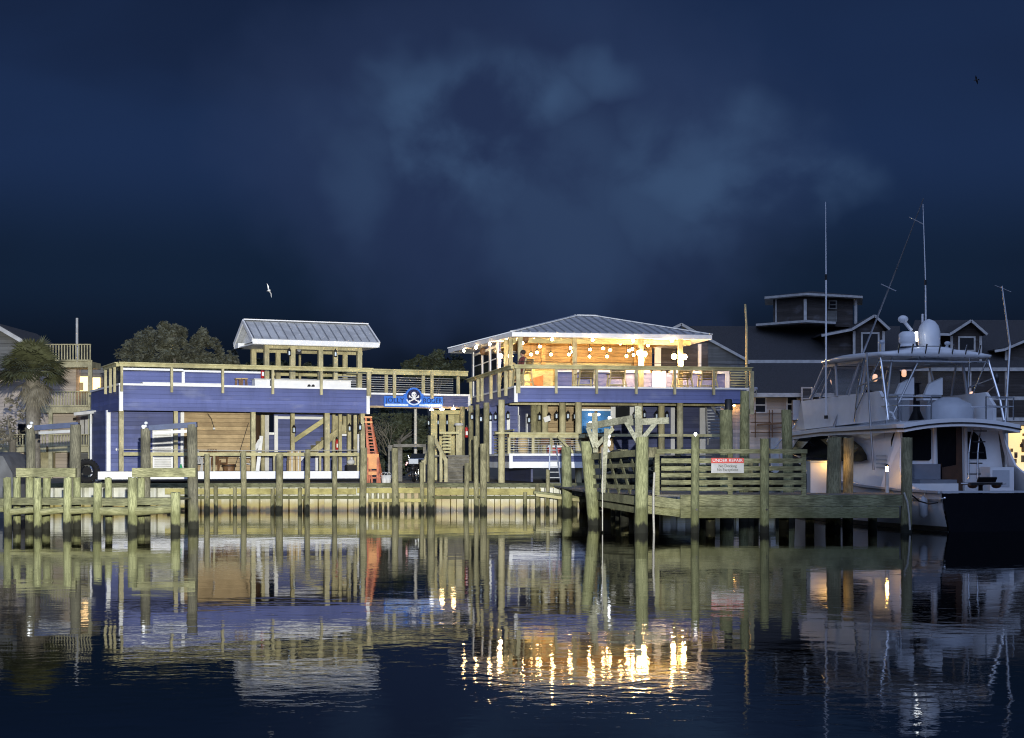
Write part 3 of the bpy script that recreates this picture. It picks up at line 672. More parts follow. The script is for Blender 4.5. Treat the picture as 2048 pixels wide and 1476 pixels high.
q = MB(); q.box(X(769.5), X(816), -.036, -.031, Z(812.6), Z(808.2)); q.box(X(838), X(884), -.036, -.031, Z(812.6), Z(808.2)); q.build('caption_strip', M['signpale'], sg)
# ================= the hip-roofed bar on the right =================
FH = Frame(.13, 71.0, math.atan2(2.0, 10.67)); HR = FH.yaw
SH = FH.s(1497, 0); HD = 12.6
def HS(px, d): return FH.s(px, d)
def HZ(px, py, d): return FH.z(px, py, d)
def Hthing(name, label, cat, px, py, d, group=None):
    s, zz = FH.front(px, py, d); return thing(name, label, cat, FH.world(s, d, zz), HR, group)
b2 = thing('roofed_bar', 'blue upper-deck bar under a hipped grey metal roof hung with glowing bulbs', 'building', FH.world(0,0,0), HR)
UD = 5.42; FB = 4.80
q = MB(); q.box(.12, SH-.1, 0, .15, FB, UD); q.box(0, .15, .15, HD, FB, UD); q.box(SH-.15, SH, .15, HD, FB, UD); f = q.build('fascia', M['blue'], b2)
q = MB(); q.box(-.03,.12,-.03,.12,FB-.02,UD); q.box(SH-.1,SH+.03,-.03,.12,FB-.25,UD); q.build_each('corner_board', M['white'], f)
q = MB(); q.box(-.05, SH+.05, -.07, .2, UD+.003, UD+.08); q.box(-.05,.2,.2,HD,UD+.003,UD+.08); q.build('cap_board', M['white'], f)
q = MB(); q.box(.16, SH-.16, .16, HD, UD-.1, UD-.02); q.build('upper_deck', M['dockn'], b2)
q = MB()
for k in range(22): q.box(.3+k*.48, .35+k*.48, .2, HD-.2, FB+.08, UD-.11)
q.box(.2, SH-.2, 2.4, 2.5, FB-.05, FB+.078); q.build('joist', M['pine'], b2)
# railing
RZ2 = 6.42
rl = MB(); rl.box(-.05, SH+.1, -.17, -.02, RZ2-.15, RZ2-.03); rl.box(-.08, SH+.15, -.24, .06, RZ2-.028, RZ2+.02)
rl.box(-.17,-.03,.07,HD,RZ2-.15,RZ2-.03); rl.box(-.24,.06,.065,HD,RZ2-.028,RZ2+.02)
rl = rl.build('deck_railing', M['pineh'], b2)
for px in (1036, 1112, 1193, 1272, 1349, 1427, 1503):
    s = HS(px,-.1); wd = .18 if px in (1036, 1503) else .11
    q = MB(); q.box(s-wd/2, s+wd/2, -.19, -.075, UD-.25 if px < 1500 else 4.3, RZ2-.16); q.build('rail_post', M['pine'], rl)
for d in (1.5, 3.2, 5.4, 8.0, 9.2, 11.5):
    q = MB(); q.box(-.2, -.06, d, d+.13, UD-.3, RZ2-.16); q.build('rail_post', M['pine'], rl)
q = MB(); q.path([(0,-.11,RZ2+.16),(SH,-.11,RZ2+.14)], .012); q.build('cable', M['black'], rl)
q = MB()
for k in range(6): q.box(HS(1462,.9), HS(1497,.9), .9, .95, UD+.2+k*.12, UD+.26+k*.12)
q.build('slat', M['pineh'], rl)
# ground-level posts (round)
for px, d, r, z0 in ((925,9.5,.13,1.2),(942,8,.12,1.2),(955,6.5,.1,1.2),(973,4,.14,1.2),(1003,.5,.15,1.2),(1068,3.3,.16,2.4),(1076,3.6,.16,2.4),(1090,2.8,.15,2.4),(1125,1.6,.15,2.4),(1157,.6,.15,1.2),(1280,2.2,.14,2.4),(1323,2.6,.15,2.4),(1360,.4,.15,2.4),(1492,.4,.17,1.2)):
    s = HS(px,d); q = MB(); q.tube((s,d,z0),(s,d,FB+.1),r*1.04,r,10); q.build('post', M['pine'] if d < 3 else M['pile'], b2)
# ground deck of the bar
gd = MB(); x0 = HS(1022,.2); x1 = HS(1182,.2); gd.box(x0-.0, HS(1440,.2), .2, 9, 2.40, 2.46); gd = gd.build('ground_deck', M['dockn'], b2)
def band(z0, z1, mat, nm, e=0.0):
    q = MB(); q.box(x0, x1, .12-e, .2, z0, z1); q.box(x0-.06-e, x0, .12, 7, z0, z1); q.build(nm, M[mat], gd)
band(2.40,2.5,'white','cap_board',.04); band(2.14,2.395,'navy','fascia'); band(1.86,2.135,'white','skirt_board',.02)
q = MB(); q.box(x0-.1, x0+.05, .06, .11, 1.85, 2.5); q.build('corner_board', M['white'], gd)
gr = MB(); za = HZ(1080,868,.3); gr.box(HS(1018,.3), HS(1170,.3), .25, .37, za-.16, za); gr.box(HS(990,.3), HS(1160,.3), .2, .42, za+.003, za+.07); gr.box(HS(1172,.4), HS(1440,.4), .35, .45, za-.1, za+.02); gr = gr.build('dock_rail', M['pineh'], gd)
for px in (1018,1066,1102): q = MB(); s = HS(px,.3); q.box(s-.06,s+.06,.27,.35,2.46,za-.163); q.build('baluster', M['pine'], gr)
q = MB()
for k in range(7): q.box(HS(1020,.3), HS(1158,.3), .3, .315, 2.56+k*.105, 2.575+k*.105)
q.build('cable', M['steel'], gr)
q = MB(); q.bar((HS(1115,.2),.2,za-.1),(HS(1153,.2),.2,za-1.0),.14,.1); q.build('brace', M['pineh'], gr)
# walls below
def hw(name, a, b_, d, z0, z1, mat, par=None, th=.1, label=None):
    q = MB(); q.box(HS(a,d), HS(b_,d), d, d+th, z0, z1); return q.build(name, M[mat], par or b2, label)
hw('wall', 1046, 1228, 6.6, 2.46, FB+.1, 'cedar', label='brown plank wall behind the lanterns')
wl = hw('wall', 972, 1040, 6.5, 2.46, FB+.1, 'blue', label='blue wall left of the brown planks'); hw('trim_board', 1036, 1046, 6.4, 2.46, FB, 'white', wl); hw('door_frame', 1014, 1020, 6.4, 2.46, 4.5, 'white', wl); hw('window_trim', 978, 983, 6.4, 2.46, 4.3, 'white', wl)
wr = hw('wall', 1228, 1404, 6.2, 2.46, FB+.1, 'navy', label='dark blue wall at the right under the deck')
hw('trim_board', 1342, 1350, 6.1, 2.46, FB, 'white', wr); hw('trim_board', 1400, 1411, 6.1, 2.0, FB, 'white', wr)
wd = hw('window', 1231, 1260, 6.0, HZ(1245,841,6), HZ(1245,814,6), 'glass', label='window with a broad white frame')
for a,b_,t0,t1 in ((1222,1231,847,808),(1260,1268,847,808),(1231.1,1259.9,847,841.2),(1231.1,1259.9,813.8,808)):
    hw('frame', a, b_, 5.94, HZ(1245,t0,5.94), HZ(1245,t1,5.94), 'white', wd)
# side wall under the deck, facing left
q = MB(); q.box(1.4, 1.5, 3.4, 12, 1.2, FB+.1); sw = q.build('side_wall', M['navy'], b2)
for d0_, d1_, z0_, z1_ in ((4.2,4.5,2.4,4.4),(6.2,6.5,2.4,4.4),(8.0,8.9,2.5,4.5),(10.3,10.7,2.2,4.5)):
    q = MB(); q.box(1.36,1.399,d0_,d1_,z0_,z1_); q.build('trim_board', M['white'], sw)
lt = MB()
for k in range(9): lt.box(.2, .26, 1.5, 6.5, 2.5+k*.13, 2.57+k*.13)
lt.build('louvre_rail', M['pineh'], gd)
# ---------- upper bar room ----------
ZC = 8.0
hb = MB(); hb.box(HS(1113,3.4), HS(1455,3.4), 3.4, 3.52, UD, 6.33); hb = hb.build('bar_front', M['blue'], b2, )
q = MB(); q.box(HS(1113,3.3), HS(1300,3.3), 3.26, 3.6, 6.333, 6.45); q.box(HS(1341,3.3), HS(1458,3.3), 3.26, 3.6, 6.333, 6.45); q.box(HS(1450,3.38), HS(1458,3.38), 3.3, 3.395, UD, 6.33); q.build('bar_top', M['white'], hb)
q = MB()
for px in (1188, 1248): s = HS(px,3.38); q.box(s-.05,s+.05,3.33,3.397,UD,6.33)
for px in (1308, 1327): s = HS(px,3.38); q.box(s-.09,s+.09,3.3,3.397,UD,6.43)
q.box(HS(1311,3.35), HS(1324,3.35), 3.36, 3.395, UD, 6.4); q.build_each('trim_board', M['white'], hb)
hw('wall', 1036, 1268, 9.4, UD, ZC+.6, 'cedarin', label='warm plank back wall')
hw('shelf_board', 1040, 1262, 9.0, HZ(1150,733,9), HZ(1150,726,9), 'pineh')
hw('half_wall', 1040, 1111, 6.0, UD, HZ(1080,738,6), 'pineh', label='pale lit half wall by the seated person')
q = MB(); q.prism([(HS(1061,5.9),UD),(HS(1086,5.9),UD),(HS(1086,5.9),6.32),(HS(1061,5.9),6.12)], 5.84, 5.95); q.build('panel', M['redwood'], b2)
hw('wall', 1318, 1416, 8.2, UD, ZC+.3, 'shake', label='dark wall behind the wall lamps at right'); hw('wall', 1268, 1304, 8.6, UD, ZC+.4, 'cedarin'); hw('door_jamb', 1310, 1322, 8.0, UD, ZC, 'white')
# left end room: blue-grey siding with white window casings
q = MB(); q.box(.2, .32, 5.3, 12.8, UD, ZC-.15); lw = q.build('side_wall', M['blue'], b2, 'blue boarded side wall with white window casings')
for d0_, d1_ in ((5.2,5.5),(7.3,7.7),(9.6,9.95),(12.5,12.9)):
    q = MB(); q.box(.15,.198,d0_,d1_,UD,ZC-.15); q.build('casing', M['white'], lw)
for d0_, d1_ in ((5.75,7.05),(7.9,9.4),(10.2,12.2)):
    q = MB(); q.box(.17,.196,d0_,d1_,6.55,7.6); wn = q.build('window', M['glass'], lw)
    q = MB(); q.box(.15,.168,d0_-.12,d1_+.12,7.602,7.72); q.box(.15,.168,d0_-.12,d1_+.12,6.43,6.548); q.box(.15,.168,d0_,d1_,7.05,7.1); q.build('sash', M['white'], wn)
hw('end_wall', 946, 975, 12.9, UD, ZC-.1, 'navy')
# roof posts
for px, d, mt, wd_ in ((1041,2.3,'pine',.2),(1087,8.6,'cedarin',.2),(1150,2.4,'pine',.2),(1283,2.4,'pine',.22),(1362,2.4,'pine',.2),(1400,6.5,'white',.14)):
    s = HS(px,d); q = MB(); q.box(s-wd_/2, s+wd_/2, d, d+wd_, UD, ZC-.02); q.build('roof_post', M[mt], b2)
for d in (3.3, 4.5): q = MB(); q.box(.35,.53,d,d+.18,UD,ZC-.02); q.build('roof_post', M['pine'], b2)
# hip roof
FLc, FRc, BRc, BLc = (.27,2.0), (9.73,2.0), (9.73,13.4), (-1.0,13.4)
e_z = 8.06; A1, A2 = (4.55,7.6,9.36), (5.5,7.6,9.36)
P3 = lambda c: (c[0], c[1], e_z)
roof = MB()
roof.slab([P3(FLc),P3(FRc),A2,A1], .05); roof.slab([P3(FRc),P3(BRc),A2], .05); roof.slab([P3(BRc),P3(BLc),A1,A2], .05); roof.slab([P3(BLc),P3(FLc),A1], .05)
roof = roof.build('roof', M['roof'], b2)
q = MB()
n = 23
for k in range(1, n):
    s = FLc[0] + (FRc[0]-FLc[0])*k/n
    if s <= A1[0]: t = (s-FLc[0])/(A1[0]-FLc[0])
    elif s >= A2[0]: t = (FRc[0]-s)/(FRc[0]-A2[0])
    else: t = 1
    q.bar((s, FLc[1], e_z+.025), (s, FLc[1]+(A1[1]-FLc[1])*t, e_z+.025+(A1[2]-e_z)*t), .05, .06)
q.build('seam', M['steel'], roof)
q = MB()
for a, b_ in ((P3(FLc),A1),(P3(FRc),A2),(P3(BLc),A1),(P3(BRc),A2),(A1,A2)): q.bar(Vector(a)+Vector((0,0,.04)), Vector(b_)+Vector((0,0,.04)), .22, .05)
q.build('hip_cap', M['gel'], roof)
q = MB(); cs = [FLc,FRc,BRc,BLc]
for a, b_ in zip(cs, cs[1:]+cs[:1]): q.bar((a[0],a[1],e_z-.11),(b_[0],b_[1],e_z-.11),.05,.2)
q.build('fascia', M['white'], roof)
inn = [(1.3,3.1),(8.7,3.1),(8.7,12.3),(.3,12.3)]
q = MB()
for i in range(4):
    j = (i+1) % 4; q.slab([(cs[i][0],cs[i][1],e_z-.2),(cs[j][0],cs[j][1],e_z-.2),(inn[j][0],inn[j][1],e_z-.17),(inn[i][0],inn[i][1],e_z-.17)][::-1], .02)
q.build('soffit', M['white'], roof)
q = MB(); I3 = lambda c: (c[0], c[1], e_z-.12)
a1, a2 = (4.55,7.6,9.12), (5.5,7.6,9.12)
for pl in ([I3(inn[0]),I3(inn[1]),a2,a1],[I3(inn[1]),I3(inn[2]),a2],[I3(inn[2]),I3(inn[3]),a1,a2],[I3(inn[3]),I3(inn[0]),a1]): q.slab(pl, .03)
q.build('ceiling', M['cedarin'], roof)
q = MB()
for k in range(7): s = 1.6 + k*1.1; q.bar((s,3.1,e_z-.2),(min(max(s,4.0),6.0),7.2,e_z+.75),.06,.14)
q.box(1.2,9.0,2.95,3.1,e_z-.42,e_z-.2); q.box(.5,.65,3.1,12.5,e_z-.42,e_z-.2); q.build('rafter', M['pineh'], roof)

# ---------- string bulbs ----------
def ceil_z(s, d): return e_z - .2 + max(0, min(d-3, 4.6)) * .2
hang = [(1022,692,4.5),(1045,686,3.6),(1062,709,5.0),(1068,679,4.6),(1074,705,6.6),(1080,693,7.4),(1102,709,5.5),(1124,683,4.0),(1138,709,6.0),(1141,696,7.0),(1145,704,5.2),(1179,685,4.2),(1180,699,6.4),(1179,713,5.0),(1206,697,7.2),(1214,713,5.6),(1220,700,6.2),(1241,687,4.0),(1253,712,6.6),(1258,701,7.0),(1265,698,5.6),(1267,710,4.8),(1296,691,4.4),(1325,685,3.8)]
hang.sort()
bm = MB(); bm.ball((0,0,0), .068, 12); 
b0_ = thing('string_bulb', '', 'light bulb', (0,0,0), 0, 'string bulbs under the bar roof')
gb = bm.build('globe', M['bulb'], b0_)
q = MB(); q.tube((0,0,.07),(0,0,.16),.035,n=8); sk = q.build('socket', M['black'], b0_)
q = MB(); q.tube((0,0,.16),(0,0,.5),.012,n=5); q.build('cord', M['black'], b0_)
for i, (px, py, d) in enumerate(hang):
    s, zz = FH.front(px, py, d); p = FH.world(s, d, zz)
    o = b0_ if i == 0 else copy_tree(b0_, p)
    o.location = p; o['label'] = (ORD[i] if i < 30 else str(i)) + ' from the left of the bare globe bulbs hung beneath the plank ceiling'
    cord = [c for c in o.children if c.name.startswith('cord')][0]
    L = max(.06, ceil_z(s,d) - zz - .12); cord.scale = (1,1,L/.34); cord.location = (0,0,.16*(1-L/.34))
eb = thing('eave_bulb', '', 'light bulb', (0,0,0), 0, 'bulbs along the white eave')
q = MB(); q.ball((0,0,0), .07, 12); q.build('globe', M['bulb'], eb); q = MB(); q.tube((0,0,.06),(0,0,.15),.04,n=8); q.build('socket', M['white'], eb)
eave = [(929,702),(954,692.5),(981,685),(1104,672),(1185,675),(1266,676.5),(1343,678)]
for i, (px, py) in enumerate(eave):
    if px < 1000:
        t_ = (px-897)/(1025-897.); 
        bb = (Vector((*BLc,0))).lerp(Vector((*FLc,0)), 0); best = None
        for k in range(101):
            v = Vector((*BLc,0)).lerp(Vector((*FLc,0)), k/100.); wv = FH.world(v.x-.04, v.y, 0); pp = CX + F*wv.x/wv.y
            if best is None or abs(pp-px) < best[0]: best = (abs(pp-px), v)
        p = FH.world(best[1].x-.09, best[1].y, e_z-.32)
    else: p = FH.world(HS(px,1.93), 1.90, e_z-.32)
    o = eb if i == 0 else copy_tree(eb, p)
    o.location = p; o['label'] = ORD[i] + ' from the left of the bulbs fixed along the white roof edge'
wl_ = [(1000,712,5.2),(1021,712,5.1),(1278,706,2.25),(1289,708,2.25),(1348,713,2.25),(1369,714,2.25)]
for px, py, d in wl_:            # the light of the six wall lamps
    s, zz = FH.front(px, py, d); pl = D.lights.new('wall_lamp_light', 'POINT'); pl.energy = 300; pl.color = (1,.60,.25); pl.shadow_soft_size = .1
    po = D.objects.new('wall_lamp_light', pl); COL.objects.link(po); po.location = FH.world(s, d+.1, zz-.28)
names = ['larger wall lamp left of the corner post, leftmost of the blazing lamps','wall lamp just left of the maroon-shirted person','lamp on the left of the thick middle roof post','lamp on the right of the thick middle roof post','lamp left of the right roof post','lamp right of the right roof post']
for i, (px, py, d) in enumerate(wl_):
    t = Hthing('wall_lamp', 'blazing warm ' + names[i], 'lamp', px, py, d, 'blazing warm lamps')
    q = MB(); q.ball((0,0,0), .125, 14, 1,1,1.05); q.build('globe', M['flood'], t); q = MB(); q.tube((0,0,.13),(0,0,.24),.06,.03,8); q.bar((0,0,.22),(0,.2,.22),.03); q.build('bracket', M['black'], t)

# ---------- lanterns on the posts below both decks ----------
lan = thing('wall_lantern', '', 'lantern', (0,0,0), 0, 'black lanterns under the decks')
q = MB(); q.lathe((0,0,0), [(.05,.0),(.09,.02),(.09,.05),(.02,.05)], 8); q.lathe((0,0,0), [(.1,.27),(.09,.30),(.03,.37),(.015,.42)], 8)
for k in range(4): a = math.pi/4+k*math.pi/2; q.tube((.085*math.cos(a),.085*math.sin(a),.04),(.085*math.cos(a),.085*math.sin(a),.28),.012,n=5)
q.bar((0,0,.36),(0,.14,.36),.03); q.build('cage', M['black'], lan)
q = MB(); q.lathe((0,0,0), [(.045,.06),(.055,.12),(.045,.24)], 8); q.build('chimney', M['signpale'], lan)
L1 = [('L',588,858,2.45),('L',699,855,2.25),('L',720,853,.2),('L',578.5,704,3.3),('L',671,706,3.3)]
L2 = [('B',857,844,6.5),('B',876,843,7),('B',894,843,7),('B',915,843,7),('H',944,832,7.7),('H',962,836,6.2),('H',981,833,5),('H',991,832,5),('H',1016,830,4.6),('H',1058,838,3.0),('H',1079,833,3.2),('H',1098,833,2.5),('H',1113,830,2.7),('H',1136,830,1.2),('H',1150,831,2.2),('H',1270,830,3),('H',1289,828,3.2),('H',1313,830,2.5),('H',1334,830,3.4)]
def lantern_place(kind, px, py, d):
    fr = FL if kind in 'LB' else FH
    s, zz = fr.front(px, py, d); return fr.world(s, d, zz-.2), fr.yaw
dn = ['black lantern on the inner post left of the indoor stairs','black lantern on the inner post near the white framed door','black lantern on the corner post beside the orange ladders','black lantern on the pavilion post right of the loudspeaker side','black lantern on the pavilion post at the white downpipe',
 'leftmost bright lantern hanging free under the footbridge','first lantern on the lit pale studs under the footbridge','second lantern on the lit pale studs under the footbridge','lantern on the lit pale studs nearest the tall grey post']
L = L1 + L2
for i, (k, px, py, d) in enumerate(L):
    p, rz = lantern_place(k, px, py, d)
    o = lan if i == 0 else copy_tree(lan, p)
    o.location = p; o.rotation_euler = (0,0,rz)
    o['label'] = dn[i] if i < len(dn) else ORD[i-len(dn)] + ' from the left of the black lanterns under the roofed bar deck'

# ---------- chairs along the upper rail, and the person ----------
ch = thing('deck_chair', '', 'chair', (0,0,0), 0, 'olive slatted chairs on the bar deck')
q = MB(); q.box(-.27,.27,-.22,.26,.72,.77); q.build('seat', M['chair'], ch)
q = MB()
for k in range(6): q.slab([(-.28,-.26-.02*k,.80+k*.095),(.28,-.26-.02*k,.80+k*.095),(.28,-.28-.02*k,.88+k*.095),(-.28,-.28-.02*k,.88+k*.095)], .02)
q.build('backrest', M['chair'], ch)
for sx in (-1,1):
    q = MB(); q.bar((sx*.36,-.34,0),(sx*.27,-.25,.78),.055); q.bar((sx*.27,-.25,.78),(sx*.28,-.4,1.38),.05); q.build('leg', M['pine'], ch)
    q = MB(); q.bar((sx*.33,.34,0),(sx*.28,.24,1.0),.055); q.build('leg', M['pine'], ch)
    q = MB(); q.box(sx*.3-.045, sx*.3+.045, -.32,.34,1.0,1.035); q.build('armrest', M['chair'], ch)
q = MB(); q.box(-.31,.31,.25,.3,.3,.35); q.box(-.33,.33,-.31,-.26,.3,.35); q.build('footrest', M['pine'], ch)
spots = [(1012,4.2,1.3),(1046,1.1,.7),(1170,.95,.05),(1233,.95,-.06),(1365,.95,.08),(1415,.95,-.05)]
cl_ = ['tall chair turned sideways by the left rail of the bar deck','tall chair carrying the seated person at the deck corner','olive slatted chair behind the rail, left of the two in the middle','olive slatted chair behind the rail, right of the two in the middle','olive slatted chair behind the rail below the right wall lamps','rightmost olive slatted chair on the bar deck']
for i, (px, d, rz) in enumerate(spots):
    p = FH.world(HS(px,d), d, UD-.02); o = ch if i == 0 else copy_tree(ch, p)
    o.location = p; o.rotation_euler = (0,0,HR+rz); o['label'] = cl_[i]
    if i > 1: o.scale = (1.2, 1, .70)
def skin_body(name, verts, edges, radii, mat, parent, root=0, sub=1):
    me = D.meshes.new(name); me.from_pydata(verts, edges, []); o = D.objects.new(name, me); COL.objects.link(o); o.parent = parent
    sk_ = o.modifiers.new('skin', 'SKIN'); sk_.use_smooth_shade = True
    if not me.skin_vertices: 
        bpy.context.view_layer.objects.active = o
    for v, r in zip(me.skin_vertices[0].data, radii): v.radius = (r, r)
    me.skin_vertices[0].data[root].use_root = True
    sb = o.modifiers.new('sub', 'SUBSURF'); sb.levels = sub; sb.render_levels = 2
    me.materials.append(mat); return o
pp = thing('person', 'seated person in a maroon top on a tall chair at the bar deck corner', 'person', FH.world(HS(1046,1.1),1.1,UD-.02), HR+.7)
# hips on the seat (z .80), legs forward and down to the footrest, arms on the armrests
bv = [(0,-.02,.86),(0,-.04,1.06),(0,-.03,1.26),(0,-.02,1.40),(0,.0,1.47), # pelvis..neck base
      (-.09,.02,.85),(-.12,.36,.84),(-.13,.34,.50),(-.13,.33,.38),(-.13,.45,.36),
      (.09,.02,.85),(.12,.36,.84),(.13,.34,.50),(.13,.33,.38),(.13,.45,.36),
      (-.19,-.02,1.37),(-.26,.0,1.12),(-.24,.20,1.06),(.19,-.02,1.37),(.26,.02,1.12),(.22,.24,1.07)]
be = [(0,1),(1,2),(2,3),(3,4),(0,5),(5,6),(6,7),(7,8),(8,9),(0,10),(10,11),(11,12),(12,13),(13,14),(3,15),(15,16),(16,17),(3,18),(18,19),(19,20)]
brd = [.15,.135,.155,.11,.055,.10,.08,.06,.045,.04,.10,.08,.06,.045,.04,.07,.05,.038,.07,.05,.038]
body = skin_body('body', bv, be, brd, M['maroon'], pp)
q = MB(); q.ball((0,.02,1.63), .105, 16, .92, 1.08, 1.2); q.tube((0,0,1.44),(0,.01,1.56),.055,.05,10); q.ball((0,.135,1.62),.022,8,.8,1,1.3)
for e in (-1,1): q.ball((e*.1,.02,1.62),.026,8,.4,.8,1.2)
head = q.build('head', M['skin'], pp)
q = MB()
for e in (-1,1): q.ball((e*.036,.118,1.65),.012,8)
q.build('eye', M['ink'], head); q = MB(); q.box(-.03,.03,.118,.128,1.562,1.57); q.build('mouth', M['red'], head)
q = MB(); q.ball((0,-.005,1.67), .122, 16, .95, 1.08, 1.0); q.build('hair', M['hair'], pp)
q = MB()
for e in (-1,1): q.bar((e*.09,.0,.86),(e*.12,.37,.85),.17,.15); q.bar((e*.125,.36,.86),(e*.13,.34,.42),.13,.13,(0,1,0))
for e in (-1,1):
    h = skin_body('hand', [(e*.23,.22,1.065),(e*.21,.31,1.06),(e*.185,.37,1.055),(e*.2,.385,1.05),(e*.215,.39,1.05),(e*.23,.385,1.045),(e*.165,.30,1.06)], [(0,1),(1,2),(1,3),(1,4),(1,5),(1,6)], [.03,.035,.010,.010,.010,.009,.011], M['skin'], pp)
q.build('trousers', M['khaki'], pp)
# a dark hanging lantern ball by the ceiling corner, and a dark speaker at the left
for px, py, d, lb in ((1051,678,2.6,'dark round lantern hung under the roof corner over the seated person'),(966,703,9.0,'dark round lantern hung under the left eave')):
    t = Hthing('hanging_lantern', lb, 'lantern', px, py, d, 'dark hanging lanterns'); q = MB(); q.ball((0,0,0),.16,12,1,1,1.25); q.build('shade', M['brown'], t); q = MB(); q.tube((0,0,.18),(0,0,max(.2,e_z-.2-t.location.z)),.015,n=6); q.build('cord', M['black'], t)
# the bright blue panel with white lamps under the bar
t = Hthing('blue_panel_board', 'bright blue two-part board with a white frame under the bar deck', 'board', 1192, 866, 5.0)
w_ = HS(1221,5)-HS(1163,5); h_ = HZ(1192,822,5)-HZ(1192,866,5)
q = MB(); q.box(-w_/2,-.08,-.02,.03,0,h_); q.box(.08,w_/2,-.02,.03,0,h_); q.build('panel', M['tile'], t)
q = MB(); q.box(-w_/2-.05,w_/2+.05,-.03,.04,h_+.003,h_+.1); q.box(-w_/2-.08,-w_/2-.003,-.03,.04,0,h_+.003); q.box(w_/2+.003,w_/2+.1,-.03,.04,0,h_+.003); q.build('frame', M['white'], t)
for i, (px, py, rr) in enumerate(((1181,829,.10),(1196,829,.10),(1181,848,.12),(1203,848,.12))):
    t = Hthing('board_lamp', ('upper left','upper right','lower left','lower right')[i] + ' white lamp before the bright blue board', 'lamp', px, py, 4.7, 'white lamps by the blue board')
    q = MB(); q.ball((0,0,0), rr, 12, 1.2 if i < 2 else 1, 1, .7 if i < 2 else 1); q.build('globe', M['cool'], t); q = MB(); q.bar((0,.05,0),(0,.28,0),.03); q.build('bracket', M['steel'], t)
# odds and ends under the bar
t = Hthing('hanging_tag', 'white square notice tilted on the post among the lanterns', 'notice', 1094, 838, 2.4); q = MB(); q.bar((-.14,0,-.05),(.14,0,.05),.04,.24); t_ = q.build('notice', M['white'], t)
t = Hthing('cooler_box', 'red cooler box with a white lid behind the cable rail', 'cooler', 1108, 908, 1.5); t.location.z = 2.46
q = MB(); q.box(-.3,.3,-.2,.2,0,.34); q.build('tub', M['red'], t); q = MB(); q.box(-.32,.32,-.22,.22,.342,.42); q.build('lid', M['white'], t)
t = Hthing('round_table', 'round bar table with a dark red top behind the cable rail', 'table', 1112, 866, 3.0); t.location.z = 2.46
q = MB(); q.lathe((0,0,.98),[(.5,0),(.52,.03),(.5,.06)],18); q.build('table_top', M['redwood'], t); q = MB(); q.tube((0,0,0),(0,0,.98),.05); q.lathe((0,0,0),[(.3,0),(.28,.04),(.06,.07)],14); q.build('pedestal', M['black'], t)
t = Hthing('white_bin', 'white bin beside the corner post under the bar', 'bin', 1048, 908, 3.4); t.location.z = 2.46; q = MB(); q.lathe((0,0,0),[(.2,0),(.26,.75),(.24,.75)],14); q.build('pail', M['white'], t); q = MB(); q.lathe((0,0,.75),[(.27,0),(.27,.05),(.05,.12)],14); q.build('lid', M['gelg'], t)
extinguisher(FH.world(HS(933,8.4),8.4,FH.z(933,875,8.4)), HR, 'red fire extinguisher on the post near the lit studs')
# mast beside the right end
q = MB(); q.tube((0,0,1.2),(.0,0,8.6),.10,.06,10); q.tube((0,0,8.6),(-.06,0,HZ(1491,608,4)),.06,.05,10)
tt = q.build('timber_mast', M['pine']); tt.location = FH.world(HS(1493,4),4,0); tag(tt, 'thin timber mast rising past the right end of the roofed bar', 'mast')
# ladder leaning on the bar's ground deck
lad = thing('ladder', 'grey aluminium ladder standing against the roofed bar ground deck', 'ladder', FH.world(HS(1110,-.9),-.9,1.0), HR)
zt_ = HZ(1110,890,-.5)-1.0
q = MB(); q.bar((-.27,0,0),(-.14,.4,zt_),.05); q.bar((.27,0,0),(.14,.4,zt_),.05); q.build('rail', M['steel'], lad); q = MB()
for k in range(7): t_ = .1+k*.13; q.bar((-.27+.13*t_,.4*t_,zt_*t_),(.27-.13*t_,.4*t_,zt_*t_),.035)
q.build('rung', M['steel'], lad)
# chairs and bits at the ground deck of the bar
def H_chair(px, d, rz, label):
    t = thing('dining_chair', label, 'chair', FH.world(HS(px,d), d, 2.46), HR+rz, 'chairs on the bar ground deck')
    q = MB(); q.box(-.22,.22,-.22,.22,.44,.48); q.build('seat', M['brown'], t); q = MB(); q.slab([(-.22,.2,.5),(.22,.2,.5),(.22,.28,.95),(-.22,.28,.95)],.04); q.build('backrest', M['brown'], t)
    for sx in (-.2,.2):
        for sy in (-.2,.2): q = MB(); q.bar((sx,sy,0),(sx*.9,sy*.9,.44),.04); q.build('leg', M['steel'], t)
H_chair(1030,2.2,.4,'brown chair behind the cable rail, nearest the corner post'); H_chair(1088,2.4,-.5,'brown chair behind the cable rail, below the left lanterns'); H_chair(1137,2.0,.2,'brown chair behind the cable rail near the ladder')
t = Hthing('barrel', 'tan round barrel with a white wrap behind the cable rail', 'barrel', 1046, 908, 1.6); t.location.z = 2.46
q = MB(); q.lathe((0,0,0),[(.2,0),(.25,.3),(.25,.5),(.2,.8)],14); q.build('cask', M['card'], t); q = MB(); q.lathe((0,0,0),[(.262,.3),(.262,.36),(.255,.36),(.255,.3)],14); q.build('hoop', M['black'], t)
